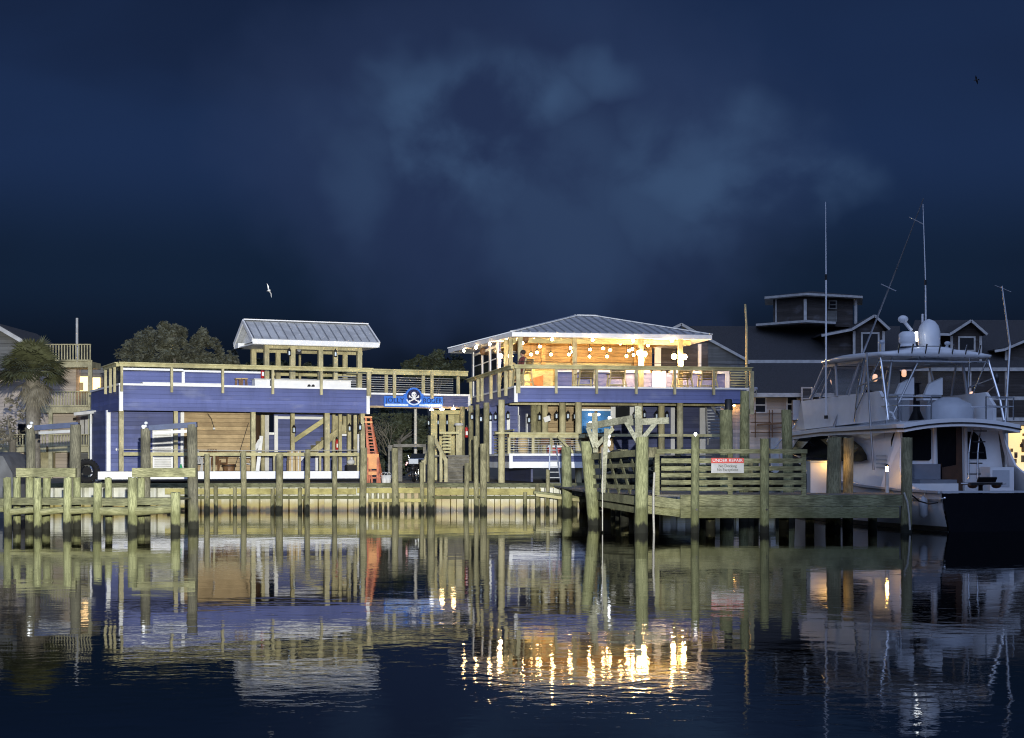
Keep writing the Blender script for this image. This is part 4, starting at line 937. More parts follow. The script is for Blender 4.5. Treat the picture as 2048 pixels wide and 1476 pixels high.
# ================= the passage under the footbridge =================
# orange fibreglass ladders leaning together
for i, (a0, a1, y1, Y, mt, lab) in enumerate(((762,739,836,71.2,'orange','tall orange stepladder, the right one leaning by the corner post'),(751,738.5,846,71.0,'orange','tall orange stepladder, the left one leaning by the corner post'))):
    t = thing('stepladder', lab, 'ladder', (xw((a0+a1)/2, Y), Y, 1.2), .1, 'orange stepladders')
    zt = zw(y1, Y)-1.2; sh = xw(a1,Y)-xw(a0,Y)
    q = MB()
    for e in (-1,1): q.bar((e*.24+.1, -.1, 0),(e*.11+sh*.6,.25,zt),.075,.06)
    q.build('rail', M[mt], t); q = MB()
    for k in range(9): f_ = .08+k*.1; q.bar((-.24*(1-f_)-.11*f_+.1*(1-f_)+sh*.6*f_,-.1+.35*f_,zt*f_),(.24*(1-f_)+.11*f_+.1*(1-f_)+sh*.6*f_,-.1+.35*f_,zt*f_),.05)
    q.build_each('step', M['orange'], t)
    q = MB(); 
    for e in (-1,1): q.bar((e*.26+.1,.6,0),(e*.12+sh*.6,.3,zt),.05)
    q.build('back_leg', M[mt], t); q = MB(); q.box(sh*.6-.17,sh*.6+.17,.1,.4,zt,zt+.08); q.build('cap', M['orangey'], t)
cr = thing('folded_barrier', 'low orange plastic folding barrier standing before the ladders', 'barrier', (xw(744,70.6),70.6,1.2), 0)
q = MB(); q.box(-.24,.30,-.04,.04,.62,1.28); q.box(-.24,.30,-.05,.05,.35,.5); q.build('panel', M['orangey'], cr)
for sx in (-.2,.26): q = MB(); q.bar((sx,-.2,0),(sx,0,1.15),.09,.07); q.bar((sx,.2,0),(sx,0,1.15),.09,.07); q.build('leg', M['orange'], cr)
# motorcycle seen from behind
mc = thing('motorcycle', 'black motorcycle with chrome exhaust and red tail lamp parked behind the pilings', 'motorcycle', (xw(828,74),74,1.2), -.15)
def wheel(y_): 
    w_ = MB()
    for k in range(20):
        a0, a1 = 2*math.pi*k/20, 2*math.pi*(k+1)/20
        w_.tube((0,y_+.26*math.cos(a0),.32+.26*math.sin(a0)),(0,y_+.26*math.cos(a1),.32+.26*math.sin(a1)),.075,n=8,caps=False)
    o = w_.build('wheel', M['black'], mc); q = MB(); q.tube((-.06,y_,.32),(.06,y_,.32),.17,n=14); q.build('rim', M['chrome'], o)
wheel(0); wheel(1.5)
q = MB(); q.ball((0,.7,.75),.26,14,.75,1.6,.75); q.build('fuel_tank', M['black'], mc); q = MB(); q.ball((0,.15,.78),.22,12,.85,1.9,.45); q.build('saddle', M['black'], mc)
q = MB(); q.ball((0,-.12,.62),.16,12,.7,1.4,1); q.build('rear_fender', M['black'], mc)
q = MB(); q.tube((-.42,1.05,1.06),(.42,1.05,1.06),.022); q.tube((-.46,.95,1.04),(-.40,1.06,1.06),.035); q.tube((.46,.95,1.04),(.40,1.06,1.06),.035); q.build('handlebar', M['chrome'], mc)
q = MB(); q.slab([(-.48,1.1,.98),(.48,1.1,.98),(.36,1.2,1.32),(-.36,1.2,1.32)],.03); q.build('windshield', M['blackglass'], mc)
q = MB(); q.box(-.22,.22,-.12,.0,.84,1.06); q.build('top_case', M['gelg'], mc)
q = MB(); q.ball((-.3,-.13,.88),.055,10); q.ball((-.34,-.13,.80),.04,8); q.build('tail_lamp', M['taillight'], mc)
for e in (-1,1): q = MB(); q.tube((e*.17,-.25,.3),(e*.15,.8,.32),.055,n=10); q.build('exhaust_pipe', M['chrome'], mc)
q = MB(); q.box(-.14,.14,.4,1.0,.25,.62); q.build('engine', M['chrome'], mc)
for e in (-1,1): q = MB(); q.ball((e*.3,.1,.55),.2,10,.45,1.1,.75); q.build('pannier', M['black'], mc)
for e in (-1,1): q = MB(); q.tube((e*.4,1.02,1.08),(e*.5,1.0,1.2),.012); q.ball((e*.5,.99,1.22),.05,8,1,.4,.8); q.build('mirror', M['chrome'], mc)
# grey timber platform with steps, lit studs above it
SY = 73.5
stair = thing('stair_platform', 'grey weathered stair with railings climbing from the quay to the bar under the footbridge', 'stairs', (0,0,0))
q = MB()
for k in range(7): q.box(xw(893,SY), xw(936,SY), SY+.26*k, SY+.26*k+.28, 1.2+.18*k+.1, 1.2+.18*k+.14); 
q.build('tread', M['dockn'], stair); q = MB()
for k in range(7): q.box(xw(893,SY), xw(936,SY), SY+.26*k+.22, SY+.26*k+.24, 1.2+.18*k-.05, 1.2+.18*k+.098)
q.build('riser', M['dockn'], stair)
for a, b_, y0, y1 in ((864,849,880,928),(870,893,878,922)):
    q = MB(); q.bar((xw(a,SY),SY,zw(y0,SY)),(xw(b_,SY),SY-.2,zw(y1,SY)),.09,.16); q.build('handrail', M['pine'], stair)
for px, yt, wd in ((847,921,.17),(892,917,.15),(882,905,.12)):
    X_ = xw(px,SY-.2); q = MB(); q.box(X_-wd/2,X_+wd/2,SY-.28,SY-.28+wd,1.2,zw(yt,SY)); q.build('newel_post', M['pine'], stair)
q = MB(); q.box(xw(860,SY+2.2), xw(938,SY+2.2), SY+2.1, SY+3.4, 2.38, 2.45); q.build('landing', M['dockn'], stair)
q = MB()
for k in range(6): q.box(xw(886,SY+2), xw(902,SY+2), SY+2.0, SY+2.04, 2.55+k*.155, 2.64+k*.155)
q.build('slat_panel', M['pineh'], stair); q = MB(); q.box(xw(880,SY+2), xw(918,SY+2), SY+1.9,SY+2.0, 3.45,3.55); q.build('top_rail', M['pineh'], stair)
# lit studs
sw = thing('stud_wall', 'open wall of pale studs lit warm beneath the footbridge end', 'stud wall', (0,0,0))
for px, Y in ((868,81),(885,81.6),(903,82.2),(916,82.6)):
    X_ = xw(px,Y); q = MB(); q.box(X_-.16,X_+.16,Y,Y+.2,1.2,4.75); q.build('stud', M['pineh'], sw)
q = MB(); q.box(xw(864,81.5),xw(925,81.5),81.3,81.6,4.55,4.75); q.build('top_plate', M['pineh'], sw)
q = MB(); q.box(xw(912,78),xw(924,78),78,78.3,2.45,3.9); tag(q.build('timber_bollard', M['pine']), 'thick wooden box post with a pale cap at the head of the grey stair', 'post')
q = MB(); q.lathe((xw(918,78),78.15,3.9),[(.22,0),(.24,.06),(.2,.12)],12); tag(q.build('rope_coil', M['dirtywhite']), 'pale coiled cap resting on the thick box post by the stair', 'rope coil')
for i, (px, py) in enumerate(((863,819),(884,818),(907,817))):
    Y = 79.6; t = thing('ceiling_lamp', ORD[i] + ' from the left of the white lamps under the right end of the footbridge', 'lamp', at(px,py,Y), 0, 'white lamps under the footbridge')
    q = MB(); q.lathe((0,0,-.06),[(.05,0),(.11,.02),(.12,.06),(.04,.1)],12); q.build('shade', M['flood' if i else 'cool'], t); q = MB(); q.tube((0,0,.03),(0,0,.18),.03); q.build('stem', M['steel'], t)
# low timber rail shelter behind the motorcycle and the grey pole
q = MB(); q.box(xw(787,76),xw(852,76),76,76.2,zw(894,76),zw(888,76)); 
fe = q.build('quay_rail', M['dockn']); tag(fe, 'grey quay rail on posts behind the motorcycle', 'rail')
for px in (780,800,850): q = MB(); X_ = xw(px,76.1); q.box(X_-.1,X_+.1,76.21,76.4,1.2,zw(890,76)); q.build('post', M['dockn'], fe)
q = MB(); q.tube((0,0,0),(0,0,4.6),.09,.08,8); p_ = q.build('utility_pole', M['dirtywhite']); p_.location = (xw(831,82),82,1.2); tag(p_, 'thin grey pole standing in the dark passage under the footbridge', 'pole')
# white buckets and heap by the ladders
for i, px in enumerate((769,776)):
    t = thing('bucket', ('left','right')[i] + ' whitish bucket at the foot of the orange ladders', 'bucket', (xw(px,70.9),70.9,1.2), 0, 'buckets by the ladders')
    q = MB(); q.lathe((0,0,0),[(.12,0),(.16,.34),(.15,.34),(.11,.04)],12); q.build('pail', M['dirtywhite'], t); q = MB()
    for k in range(8): a0,a1 = math.pi*k/8, math.pi*(k+1)/8; q.tube((.16*math.cos(a0),0,.33+.14*math.sin(a0)),(.16*math.cos(a1),0,.33+.14*math.sin(a1)),.01,n=5)
    q.build('bucket_handle', M['steel'], t)

# ================= near pier on the right =================
PY = 48.0
pier = thing('pier', 'weathered timber pier with slatted railing and green pilings beside the yacht', 'pier', (0,0,0))
x0p, x1p = xw(1300,PY), xw(1816,PY)
q = MB(); q.box(x0p+.2, x1p, PY+.0, PY+3.3, 1.08, 1.14)
q.add([(2.75,53.8,1.10),(7.5,51.31,1.10),(6.6,BY-.32,1.10),(1.8,BY-.32,1.10),(2.75,53.8,1.04),(7.5,51.31,1.04),(6.6,BY-.32,1.04),(1.8,BY-.32,1.04)],[(0,1,2,3),(7,6,5,4),(0,4,5,1),(1,5,6,2),(2,6,7,3),(3,7,4,0)])
q.add([(3.95,48.0,1.11),(x0p+.197,48.0,1.11),(7.3,51.3,1.11),(2.8,53.78,1.11)],[(0,1,2,3)])
q.build('deck', M['dockn'], pier)
q = MB(); q.box(xw(1360,PY), x1p, PY-.14, PY-.005, .80, 1.13); q.box(xw(1360,PY), x1p-.3, PY-.16, PY-.005, .44, .785); q.build('front_beam', M['dockh'], pier)
q = MB(); q.bar((xw(1290,PY),PY+.1,.98),(xw(1372,PY),PY-.08,.82),.1,.3); q.bar((xw(1296,PY),PY+.2,.68),(xw(1360,PY),PY+.0,.58),.1,.22); q.build('side_beam', M['dockh'], pier)
q = MB(); q.bar((2.86,53.6,1.0),(4.0,48.1,.92),.12,.26); q.bar((2.95,53.4,.72),(4.0,48.25,.62),.1,.18); q.build('side_beam', M['dockh'], pier)
def ppile(px, ty, Y, r, mat='pileg', lean=0.0, par=pier, nm='piling'):
    X_ = xw(px,Y); zt = zw(ty,Y); q = MB(); n = 8; k0 = 12; vs = []; jl = random.uniform(-.02,.02); r *= random.uniform(.93,1.1)
    for i in range(n+1):
        z_ = -1 + (zt+1)*i/n; rr = r*(1.04-.08*i/n+random.uniform(-.03,.03))
        for k in range(k0):
            a = 2*math.pi*k/k0; vs.append((X_+lean*(zt-z_)+jl*(z_-1)+rr*math.cos(a), Y+rr*math.sin(a), z_+(random.uniform(-.03,.02) if i==n else 0)))
    q.add(vs,[(i*k0+k,i*k0+(k+1)%k0,(i+1)*k0+(k+1)%k0,(i+1)*k0+k) for i in range(n) for k in range(k0)],True); q.add(vs[-k0:],[tuple(range(k0))])
    return q.build(nm, M[mat], par)
ppile(1172.5,883,53.6,.21,lean=.10)
p1 = ppile(1283,874,PY-.25,.20); ppile(1390,873,PY-.27,.125); ppile(1529,877,PY-.27,.125); ppile(1813,876,PY-.05,.17,'pile')
ppile(1667,875,PY+1.9,.22,'pile'); ppile(1696,875,PY+3.0,.17,'pile')
for px, Y in ((1420,51),(1568,51),(1620,51.1),(1745,51)): ppile(px,1000,Y,.15,'pile')
for px, Y in ((1420,51.3),(1560,57),(1500,57),(1250,57),(1230,62)): ppile(px,995,Y,.15,'pile')
for px in (1390,1529): 
    q = MB(); q.tube((xw(px,PY),PY-.44,.70),(xw(px,PY),PY-.3,.70),.035,n=8); q.build('bolt', M['black'], pier)
# slatted railing at the front
rg = MB(); zt = zw(905,PY); rg.box(xw(1312,PY), xw(1613,PY), PY-.135, PY+.06, zt-.03, zt+.10); rg = rg.build('railing', M['dockh'], pier)
q = MB()
for py, hh in ((923,.14),(938,.13),(951.5,.13),(966,.13),(979,.1)): q.box(xw(1322,PY), xw(1604,PY), PY-.10, PY-.06, zw(py,PY)-hh/2+.02, zw(py,PY)+hh/2+.02)
q.build('slat', M['dockh'], rg)
for px in (1314,1607,1460): X_ = xw(px,PY); q = MB(); q.box(X_-.07,X_+.07,PY-.055,PY+.055,1.12,zt-.035); q.build('rail_post', M['dockh'], rg)
# the side railing with bent slats and crossed laths, seen along the pier
sr = MB(); A = Vector((2.62,53.9,0)); B = Vector((3.98,48.15,0)); zA, zB = zw(914,53.8), zw(905,PY)
sr.bar(A+Vector((0,0,zA)), B+Vector((0,0,zB)), .16, .2); sr = sr.build('side_railing', M['dockh'], pier)
q = MB()
for fa, fb in ((.72,.72),(.44,.46),(.18,.2)):
    q.bar(A+Vector((0,0,1.1+(zA-1.1)*fa)), B+Vector((0,0,1.1+(zB-1.1)*fb)), .05, .12)
q.build('slat', M['dockh'], sr)
q = MB()
for k in range(4): a = A.lerp(B,.12+.2*k); b_ = A.lerp(B,.30+.2*k); q.bar(a+Vector((.12,0,zA-.12)), b_+Vector((.12,0,1.14)), .04,.14); 
q.build('crossed_lath', M['dockd'], sr)
# timber frame with V braces standing on the pier corner
fr = thing('boat_hoist', 'bleached timber hoist frame with two V braces standing on the pier corner', 'hoist', (0,0,0))
FY = 50.5
def fp(px, py, Y=FY): return at(px, py, Y)
q = MB(); q.bar(fp(1176,853,52.5),fp(1262,838,FY),.12,.22); q.bar(fp(1255,845,FY-.02),fp(1338,841,FY-.4),.12,.2); q.build('cross_beam', M['bleach'], fr)
q = MB(); q.bar(fp(1276,812,PY+.3), fp(1277,876,PY+.3), .2,.16,(0,1,0)); q.bar(fp(1189,826,52),fp(1191,905,52),.17,.14,(0,1,0)); q.bar(fp(1213,857,51),fp(1206,985,51),.14,.12,(0,1,0)); q.build('post', M['bleach'], fr)
q = MB(); q.bar(fp(1253,846,PY+.6), fp(1274,882,PY+.1),.13,.1,(0,1,0)); q.bar(fp(1309,848,PY+.4), fp(1284,878,PY+.1),.13,.1,(0,1,0))
q.bar(fp(1176,856,52), fp(1190,895,51.8),.14,.1,(0,1,0)); q.bar(fp(1226,857,51.8), fp(1191,894,51.7),.13,.1,(0,1,0)); q.build('brace', M['bleach'], fr)
# ropes, tube light, bottle on the pier
def rope(pts, r, label, mat='rope'): q = MB(); q.path([Vector(p) for p in pts], r, 6); return tag(q.build('rope', M[mat]), label, 'rope')
rope([at(1204,895,PY+1),at(1205,950,PY-.1),at(1205,1010,PY-.2),at(1205,1062,PY-.25)], .018, 'thin rope hanging into the water by the leaning green piling')
rope([at(1309,945,PY-.3),at(1307,985,PY-.35),at(1307,1030,PY-.35),at(1308,1066,PY-.35)], .035, 'pale rope hanging into the water right of the thick green piling')
rope([at(1808,985,PY-.25),at(1815,1005,PY-.3),at(1818,1030,PY-.3),at(1820,1060,PY-.3)], .03, 'grey mooring rope hanging off the pier end by the yacht')
rope([at(1823,990,PY),at(1838,1002,PY+.2),at(1858,1008,PY+.4),at(1878,1005,PY+.6)], .022, 'dark mooring line slung from the pier end to the yacht', 'black')
t = thing('gas_bottle', 'small teal gas bottle on the pier railing corner', 'bottle', at(1217,912,52), 0); q = MB(); q.lathe((0,0,0),[(.05,0),(.06,.02),(.06,.16),(.02,.2),(.02,.24)],10); q.build('bottle', M['gelg'], t)
for i,(px,py,Y) in enumerate(((1391,868,PY-.27),(1218,872,52.6),(1218,886,52.6),(1219,836,53))):
    lab_ = ('small white lamp on top of the slim green piling beside the sign','upper small white lamp on the hoist frame post','lower small white lamp on the hoist frame post','small white lamp at the hoist frame beam')[i]
    t = thing('pier_light', lab_, 'light', at(px,py,Y), 0, 'small white lights on the pier'); q = MB(); q.ball((0,0,.0),.05 if i == 0 else .055,10,1,1,1 if i != 2 else 1.8); q.build('globe', M['cool'], t); q = MB(); q.tube((0,0,-.12),(0,0,-.03),.025); q.build('base', M['steel'], t)
# the sign on the railing
sn = thing('repair_sign', 'white warning sign with red heading on the slatted pier railing', 'sign', at(1455,931,PY-.15), 0)
W_ = (1487-1422)/F*PY; H_ = (946-916)/F*PY
q = MB(); q.box(-W_/2,W_/2,-.015,.01,-H_/2,H_/2); q.build('board', M['dirtywhite'], sn); 
q = MB(); q.box(-W_/2,W_/2,-.02,-.0155,H_/2-.155,H_/2-.0); q.build('heading_band', M['signred'], sn)
text('UNDER REPAIR', .13, 0, H_/2-.078, -.024, M['white'], sn, 'lettering', W_*.92, ext=.003)
text('No Docking', .12, 0, .0-.015, -.019, M['ink'], sn, 'lettering', W_*.55, ext=.003); text('No Exceptions', .12, 0, -.13, -.019, M['ink'], sn, 'lettering', W_*.64, ext=.003)
# dock box, lit amber lamp between the two thick pilings
bx = thing('dock_box', 'white dock box half lit amber on the pier before the yacht', 'box', (xw(1637,PY+3.0),PY+3.0,1.14), 0)
w_ = (1656-1617)/F*(PY+3.0); h_ = zw(926,PY+3.0)-1.14
q = MB(); q.box(-w_/2,w_/2,-.3,.35,0,h_); q.build('body', M['gel'], bx); q = MB(); q.box(-w_/2-.03,w_/2+.03,-.34,.38,h_+.002,h_+.07); q.build('lid', M['gelg'], bx)
ped = thing('power_pedestal', 'slim dock power pedestal with an amber lamp half hidden behind the thick pilings', 'pedestal', (xw(1667,PY+2.35),PY+2.35,1.14), 0)
hh = zw(924,PY+2.35)-1.14
q = MB(); q.box(-.05,.05,-.05,.05,0,hh-.1); q.build('column', M['dirtywhite'], ped); q = MB(); q.lathe((0,0,hh-.1),[(.05,0),(.06,.03),(.06,.15),(.045,.17)],10); q.build('lamp', M['amber'], ped); q = MB(); q.lathe((0,0,hh+.075),[(.08,0),(.02,.07)],10); q.build('cap', M['black'], ped)
ped2 = thing('power_pedestal', 'slim dock power pedestal with an amber lamp by the yacht quarter', 'pedestal', (xw(1774,PY+2.9),PY+2.9,1.14), 0)
hh = zw(937,PY+2.9)-1.14
q = MB(); q.box(-.05,.05,-.05,.05,0,hh-.1); q.build('column', M['dirtywhite'], ped2); q = MB(); q.lathe((0,0,hh-.1),[(.035,0),(.04,.03),(.04,.15),(.03,.17)],10); q.build('lamp', M['amber'], ped2); q = MB(); q.lathe((0,0,hh+.075),[(.08,0),(.02,.07)],10); q.build('cap', M['black'], ped2)
# pilings and junk behind the pier rail
piling(1454,820,56,.23,M['pileg'],'thick green-grey piling behind the sign, topped with a black cap','pilings behind the pier',bolt=False); piling(1579,820,56,.2,M['pileg'],'thick green-grey piling before the yacht windshield','pilings behind the pier',(-.03,0),bolt=False)
piling(1487,782,57,.17,M['pileg'],'tall leaning grey piling behind the pier with a lamp bracket near its top','pilings behind the pier',(.0,0),bolt=False)
piling(1408,930,56,.16,M['pileg'],'short piling showing over the pier rail left of the capped one','pilings behind the pier',bolt=False); piling(1506,925,58,.2,M['pile'],'short dark piling right of the leaning one behind the pier','pilings behind the pier',bolt=False)
piling(1243,900,60,.24,M['pile'],'short thick piling behind the hoist frame, left','pilings behind the pier',bolt=False); piling(1305,895,60,.24,M['pile'],'short thick piling behind the hoist frame, right','pilings behind the pier',bolt=False); piling(1135,895,66,.20,M['pileg'],'pale square-looking piling beside the grey aluminium ladder','pilings before the seawall',bolt=False)
t = thing('rubber_cap', 'black rubber bucket upturned on the thick capped piling', 'bucket', (xw(1457,56),56,zw(820,56)), 0); q = MB(); q.lathe((0,0,0),[(.15,0),(.13,.35),(.1,.38)],12); q.build('pail', M['black'], t)
# net heaps on the walkway, some added to keep the rail gaps dark
for i,(px,Y,r) in enumerate(((1232,58,.42),(1258,59,.5),(1320,58.5,.5),(1345,59,.45),(1375,57,.5),(1425,57.5,.55),(1475,57,.5),(1530,57,.55),(1585,57,.5))):
    t = thing('net_and_filler_heap', ORD[i] + ' from the left of the dark net heaps behind the pier rail, partly added to darken its gaps', 'net heap', (xw(px,Y),Y,1.12), 0, 'heaped nets and dark filler behind the pier')
    q = MB()
    q.ball((0,0,.35),r*.9,10,1,1,.7)
    for k in range(34): a = random.random()*6.28; rr = r*random.random()**.5; q.ball((rr*math.cos(a),rr*math.sin(a),random.uniform(.1,(1.6 if i < 4 else 1.15)-rr*1.5)),random.uniform(.09,.2),7,1.3,1,.7)
    q.build('net', M['net'], t)
# low ramp between walkway and seawall
rp = thing('ramp', 'low sagging board ramp between the seawall and the pier walkway', 'ramp', (0,0,0))
q = MB(); q.slab([(xw(1068,67.5),67.5,.90),(xw(1178,67.5),67.5,.62),(xw(1178,67.5),68.8,.62),(xw(1068,67.5),68.8,.90)],.12); q.build('boards', M['dockh'], rp)
q = MB(); q.bar((xw(1072,67.4),67.44,.74),(xw(1170,67.4),67.44,.48),.06,.12); q.build('stringer', M['pineh'], rp)
for px in (1076,1120,1150): q = MB(); X_ = xw(px,68); q.tube((X_,68,-1),(X_,68,.6),.11); q.build('leg', M['pile'], rp)

# ================= left dock and the boat lifts =================
LY = 48.2
ld = thing('low_dock', 'low mossy dock frame of pilings and walers on the left', 'dock', (0,0,0))
fx = [(-38,960),(15,955),(75,955),(135,955),(195,966),(265,955)]
for px, ty in fx: ppile(px,ty,LY,.125 if px != 265 else .15,'pileg',par=ld)
ppile(351,985,LY,.15,'pileg',par=ld)
for px, ty in ((34,955),(59,955),(93,955),(154,955),(217,955),(282,955),(-10,955)): ppile(px,ty,LY+2.2,.12,'pileg',par=ld)
xs = [p[0] for p in fx] + [351]
for i,(a,b_) in enumerate(zip(xs[:-1],xs[1:])):
    q = MB(); dz = random.uniform(-.03,.03); q.box(xw(a,LY)+.08,xw(b_,LY)-.08,LY+.1,LY+.3,.80+dz,1.02+dz); q.build('upper_waler', M['dockd'], ld)
    q = MB(); q.tube((xw(a,LY)+.1,LY-.02,.62+random.uniform(-.05,.05)),(xw(b_,LY)-.1,LY-.02,.66+random.uniform(-.05,.05)),.13 if i > 3 else .1,n=9); q.build('lower_waler', M['dockh'], ld)
q = MB(); q.box(xw(-38,LY),xw(352,LY),LY+.32,LY+2.4,.95,1.0); q.build('deck', M['dockd'], ld)
for (ax, bx_, a_px, b_px, nm) in ((62,150,40,158,'leftmost'),(291,386,270,396,'right hand')):
    GY = 50.6
    lf = thing('boat_lift', nm + ' boat lift of two posts with a low beam and dark top girder', 'boat lift', (0,0,0), 0, 'boat lifts on the left dock')
    for px, ty, r in ((ax,857,.145),(bx_,849,.175)): ppile(px,ty,GY,r,'piled',par=lf,nm='post')
    q = MB(); q.box(xw(a_px,GY),xw(b_px,GY),GY-.42,GY-.22,zw(954,GY),zw(936,GY)); q.build('low_beam', M['dockh'], lf)
    q = MB(); q.bar(at(ax+8,856,GY),at(bx_+8,849,GY),.2,.16); q.build('top_girder', M['bluebeam'], lf)
    q = MB(); q.bar(at(ax+16,866,GY+.1),at(bx_-4,862,GY+.1),.1,.09); q.build('cable_drum', M['steel'], lf)
    q = MB(); q.ball(at(ax-5,853,GY-.1),.06,10); q.ball(at(ax,852,GY-.1),.05,10); q.ball(at(ax+1,846,GY),.065,10,1,1,.8); q.build('pulley', M['gelg'], lf)
    lm = thing('lift_lamp', 'small white lamp on the ' + nm + ' boat lift post', 'lamp', at(ax-4,854,GY-.25), 0, 'lamps on the boat lifts'); q = MB(); q.ball((0,0,0),.045,10); q.build('globe', M['cool'], lm); q = MB(); q.bar((0,.03,0),(0,.2,-.02),.03); q.build('bracket', M['steel'], lm)
q = MB(); q.slab([(xw(-20,60),60,zw(905,60)),(xw(52,60),60,zw(905,60)),(xw(56,60),60,1.25),(xw(-20,60),60,1.25)],.08)
# grey boat cover left, dark trailer tyre and door lobby by the left end of the blue building
cv = thing('covered_skiff', 'skiff under a grey tarpaulin at the far left edge', 'boat', (xw(10,62),62,0), 0)
q = MB(); n_ = 10
ring = lambda y_, w_, zt_: [(w_*c, y_, z_) for c, z_ in ((-1,.75),(-.92,1.7),(-.5,zt_),(.5,zt_),(.92,1.7),(1,.75))]
rs = [ring(y_,w_,zt_) for y_,w_,zt_ in ((-1.6,.85,2.35),(0,1.0,2.5),(1.6,.9,2.35),(3.0,.35,2.0))]
vs = [p for r_ in rs for p in r_]; q.add(vs,[(i*6+k,i*6+k+1,(i+1)*6+k+1,(i+1)*6+k) for i in range(3) for k in range(5)],True); q.add(rs[0],[tuple(range(6))]); q.build('tarpaulin', M['tarp'], cv)
q = MB(); h0 = [(-.85,-1.6,.76),(.85,-1.6,.76),(.9,1.6,.76),(.1,3.3,.85),(-.1,3.3,.85),(-.9,1.6,.76)]; h1 = [(x_*.7,y_*.95,-.1) for x_,y_,z_ in h0]; q.add(h0+h1,[(0,1,2,3,4,5)]+[(i,6+i,6+(i+1)%6,(i+1)%6) for i in range(6)]); q.build('hull', M['tarp'], cv)
t = thing('tyre', 'big black tyre leaning at the left end of the blue building', 'tyre', (xw(174,71),71,1.2), .2)
q = MB()
for k in range(24): a0,a1 = 2*math.pi*k/24,2*math.pi*(k+1)/24; q.tube((.42*math.cos(a0),0,.52+.42*math.sin(a0)),(.42*math.cos(a1),0,.52+.42*math.sin(a1)),.14,n=8,caps=False)
q.build('tread', M['rubber'], t); q = MB(); q.tube((0,-.02,.52),(0,.05,.52),.2,n=18); q.build('rim', M['rubber'], t)
# ================= trees =================
def crown(mb, c, rx, ry, rz, nclump, nleaf, size, seed):
    rnd = random.Random(seed); c = Vector(c)
    for k in range(nclump):
        while True:
            v = Vector((rnd.uniform(-1,1), rnd.uniform(-1,1), rnd.uniform(-1,1)))
            if .35 < v.length < 1: break
        cc = c + Vector((v.x*rx, v.y*ry, v.z*rz)); r = rnd.uniform(.28,.5)*min(rx,rz)*.75
        for j in range(nleaf):
            while True:
                u = Vector((rnd.uniform(-1,1), rnd.uniform(-1,1), rnd.uniform(-1,1)))
                if u.length < 1: break
            p = cc + u*r
            a = Vector((rnd.uniform(-1,1), rnd.uniform(-1,1), rnd.uniform(-.6,.6))).normalized(); b_ = a.cross(Vector((rnd.uniform(-1,1),rnd.uniform(-1,1),rnd.uniform(-1,1)))).normalized()
            s_ = size*rnd.uniform(.6,1.3); mb.add([p-a*s_, p+b_*s_*.42, p+a*s_, p-b_*s_*.42], [(0,1,2,3)])
def tree(name, label, base, h, crowns, mat, seed, nclump=42, nleaf=85, size=.14, group=None, trunk_r=.2):
    t = thing(name, label, 'tree', base, 0, group); rnd = random.Random(seed)
    q = MB(); top = Vector((0,0,h*.5)); q.tube((0,0,0), top, trunk_r, trunk_r*.7, 9)
    for cx,cy,cz,rx,ry,rz in crowns:
        for k in range(3): q.tube(top*.9, (cx+rnd.uniform(-.5,.5)*rx, cy, cz+rnd.uniform(-.3,.5)*rz), trunk_r*.5, trunk_r*.12, 7)
    q.build('trunk', M['bark'], t)
    mb = MB()
    for i,(cx,cy,cz,rx,ry,rz) in enumerate(crowns): crown(mb,(cx,cy,cz),rx,ry,rz,nclump,nleaf,size,seed*7+i)
    mb.build('crown', mat, t); return t
def tree_px(name, label, px0, px1, pyt, Y, mat, seed, pyb=780, group=None, lobes=None, **kw):
    xc = xw((px0+px1)/2,Y); w_ = (px1-px0)/F*Y; zt = zw(pyt,Y)-1.2; zb_ = zw(pyb,Y)-1.2
    if lobes is None: lobes = [(0,1,.5,.5)]
    cr_ = []
    for fx_, ft, fw, fh in lobes:
        hh = (zt-zb_)*ft; cr_.append((fx_*w_/2, random.uniform(-1,1), zb_+hh-hh*fh*.5, w_*fw*.5, w_*fw*.45, hh*fh*.5))
    return tree(name, label, (xc,Y,1.2), zt, cr_, mat, seed, group=group, **kw)
tree_px('live_oak','grey-green bushy tree left behind the blue dock bar, with the lower rounded crown',232,340,660,104,M['leaf'],3,group='trees behind the blue dock bar',lobes=[(-.3,.95,.7,.9),(.35,1,.7,.9)])
tree_px('live_oak','tallest grey-green tree behind the blue dock bar, with a peak jutting left',310,400,643,100,M['leaf'],5,group='trees behind the blue dock bar',lobes=[(-.25,1,.62,.6),(.1,.88,1.0,.85)])
tree_px('live_oak','grey-green tree right behind the blue dock bar, sloping down to the gable pavilion',380,480,657,102,M['leaf'],8,group='trees behind the blue dock bar',lobes=[(-.35,1,.7,.9),(.35,.72,.65,.9)])
tree_px('dark_tree','dark low tree under the gable pavilion roof',490,700,720,118,M['leafd'],9,lobes=[(-.5,1,.6,.9),(.4,.9,.7,.9)],group='dark trees far behind')
tree_px('dark_tree','dark round tree behind the footbridge railing, nearer the hipped roof',800,920,705,112,M['leafd'],10,lobes=[(-.3,.9,.7,.9),(.35,1,.8,.9)],group='dark trees far behind')
tree_px('dark_tree','dark tree seen through the passage under the footbridge',735,860,800,97,M['leafd'],12,pyb=960,lobes=[(-.2,1,.9,1),(.4,.95,.7,.9)],group='dark trees far behind',size=.13)
tree_px('dark_tree','dark tree low behind the left balconies',185,240,760,110,M['leafd'],13,pyb=860,group='dark trees far behind',lobes=[(0,1,1,1)])
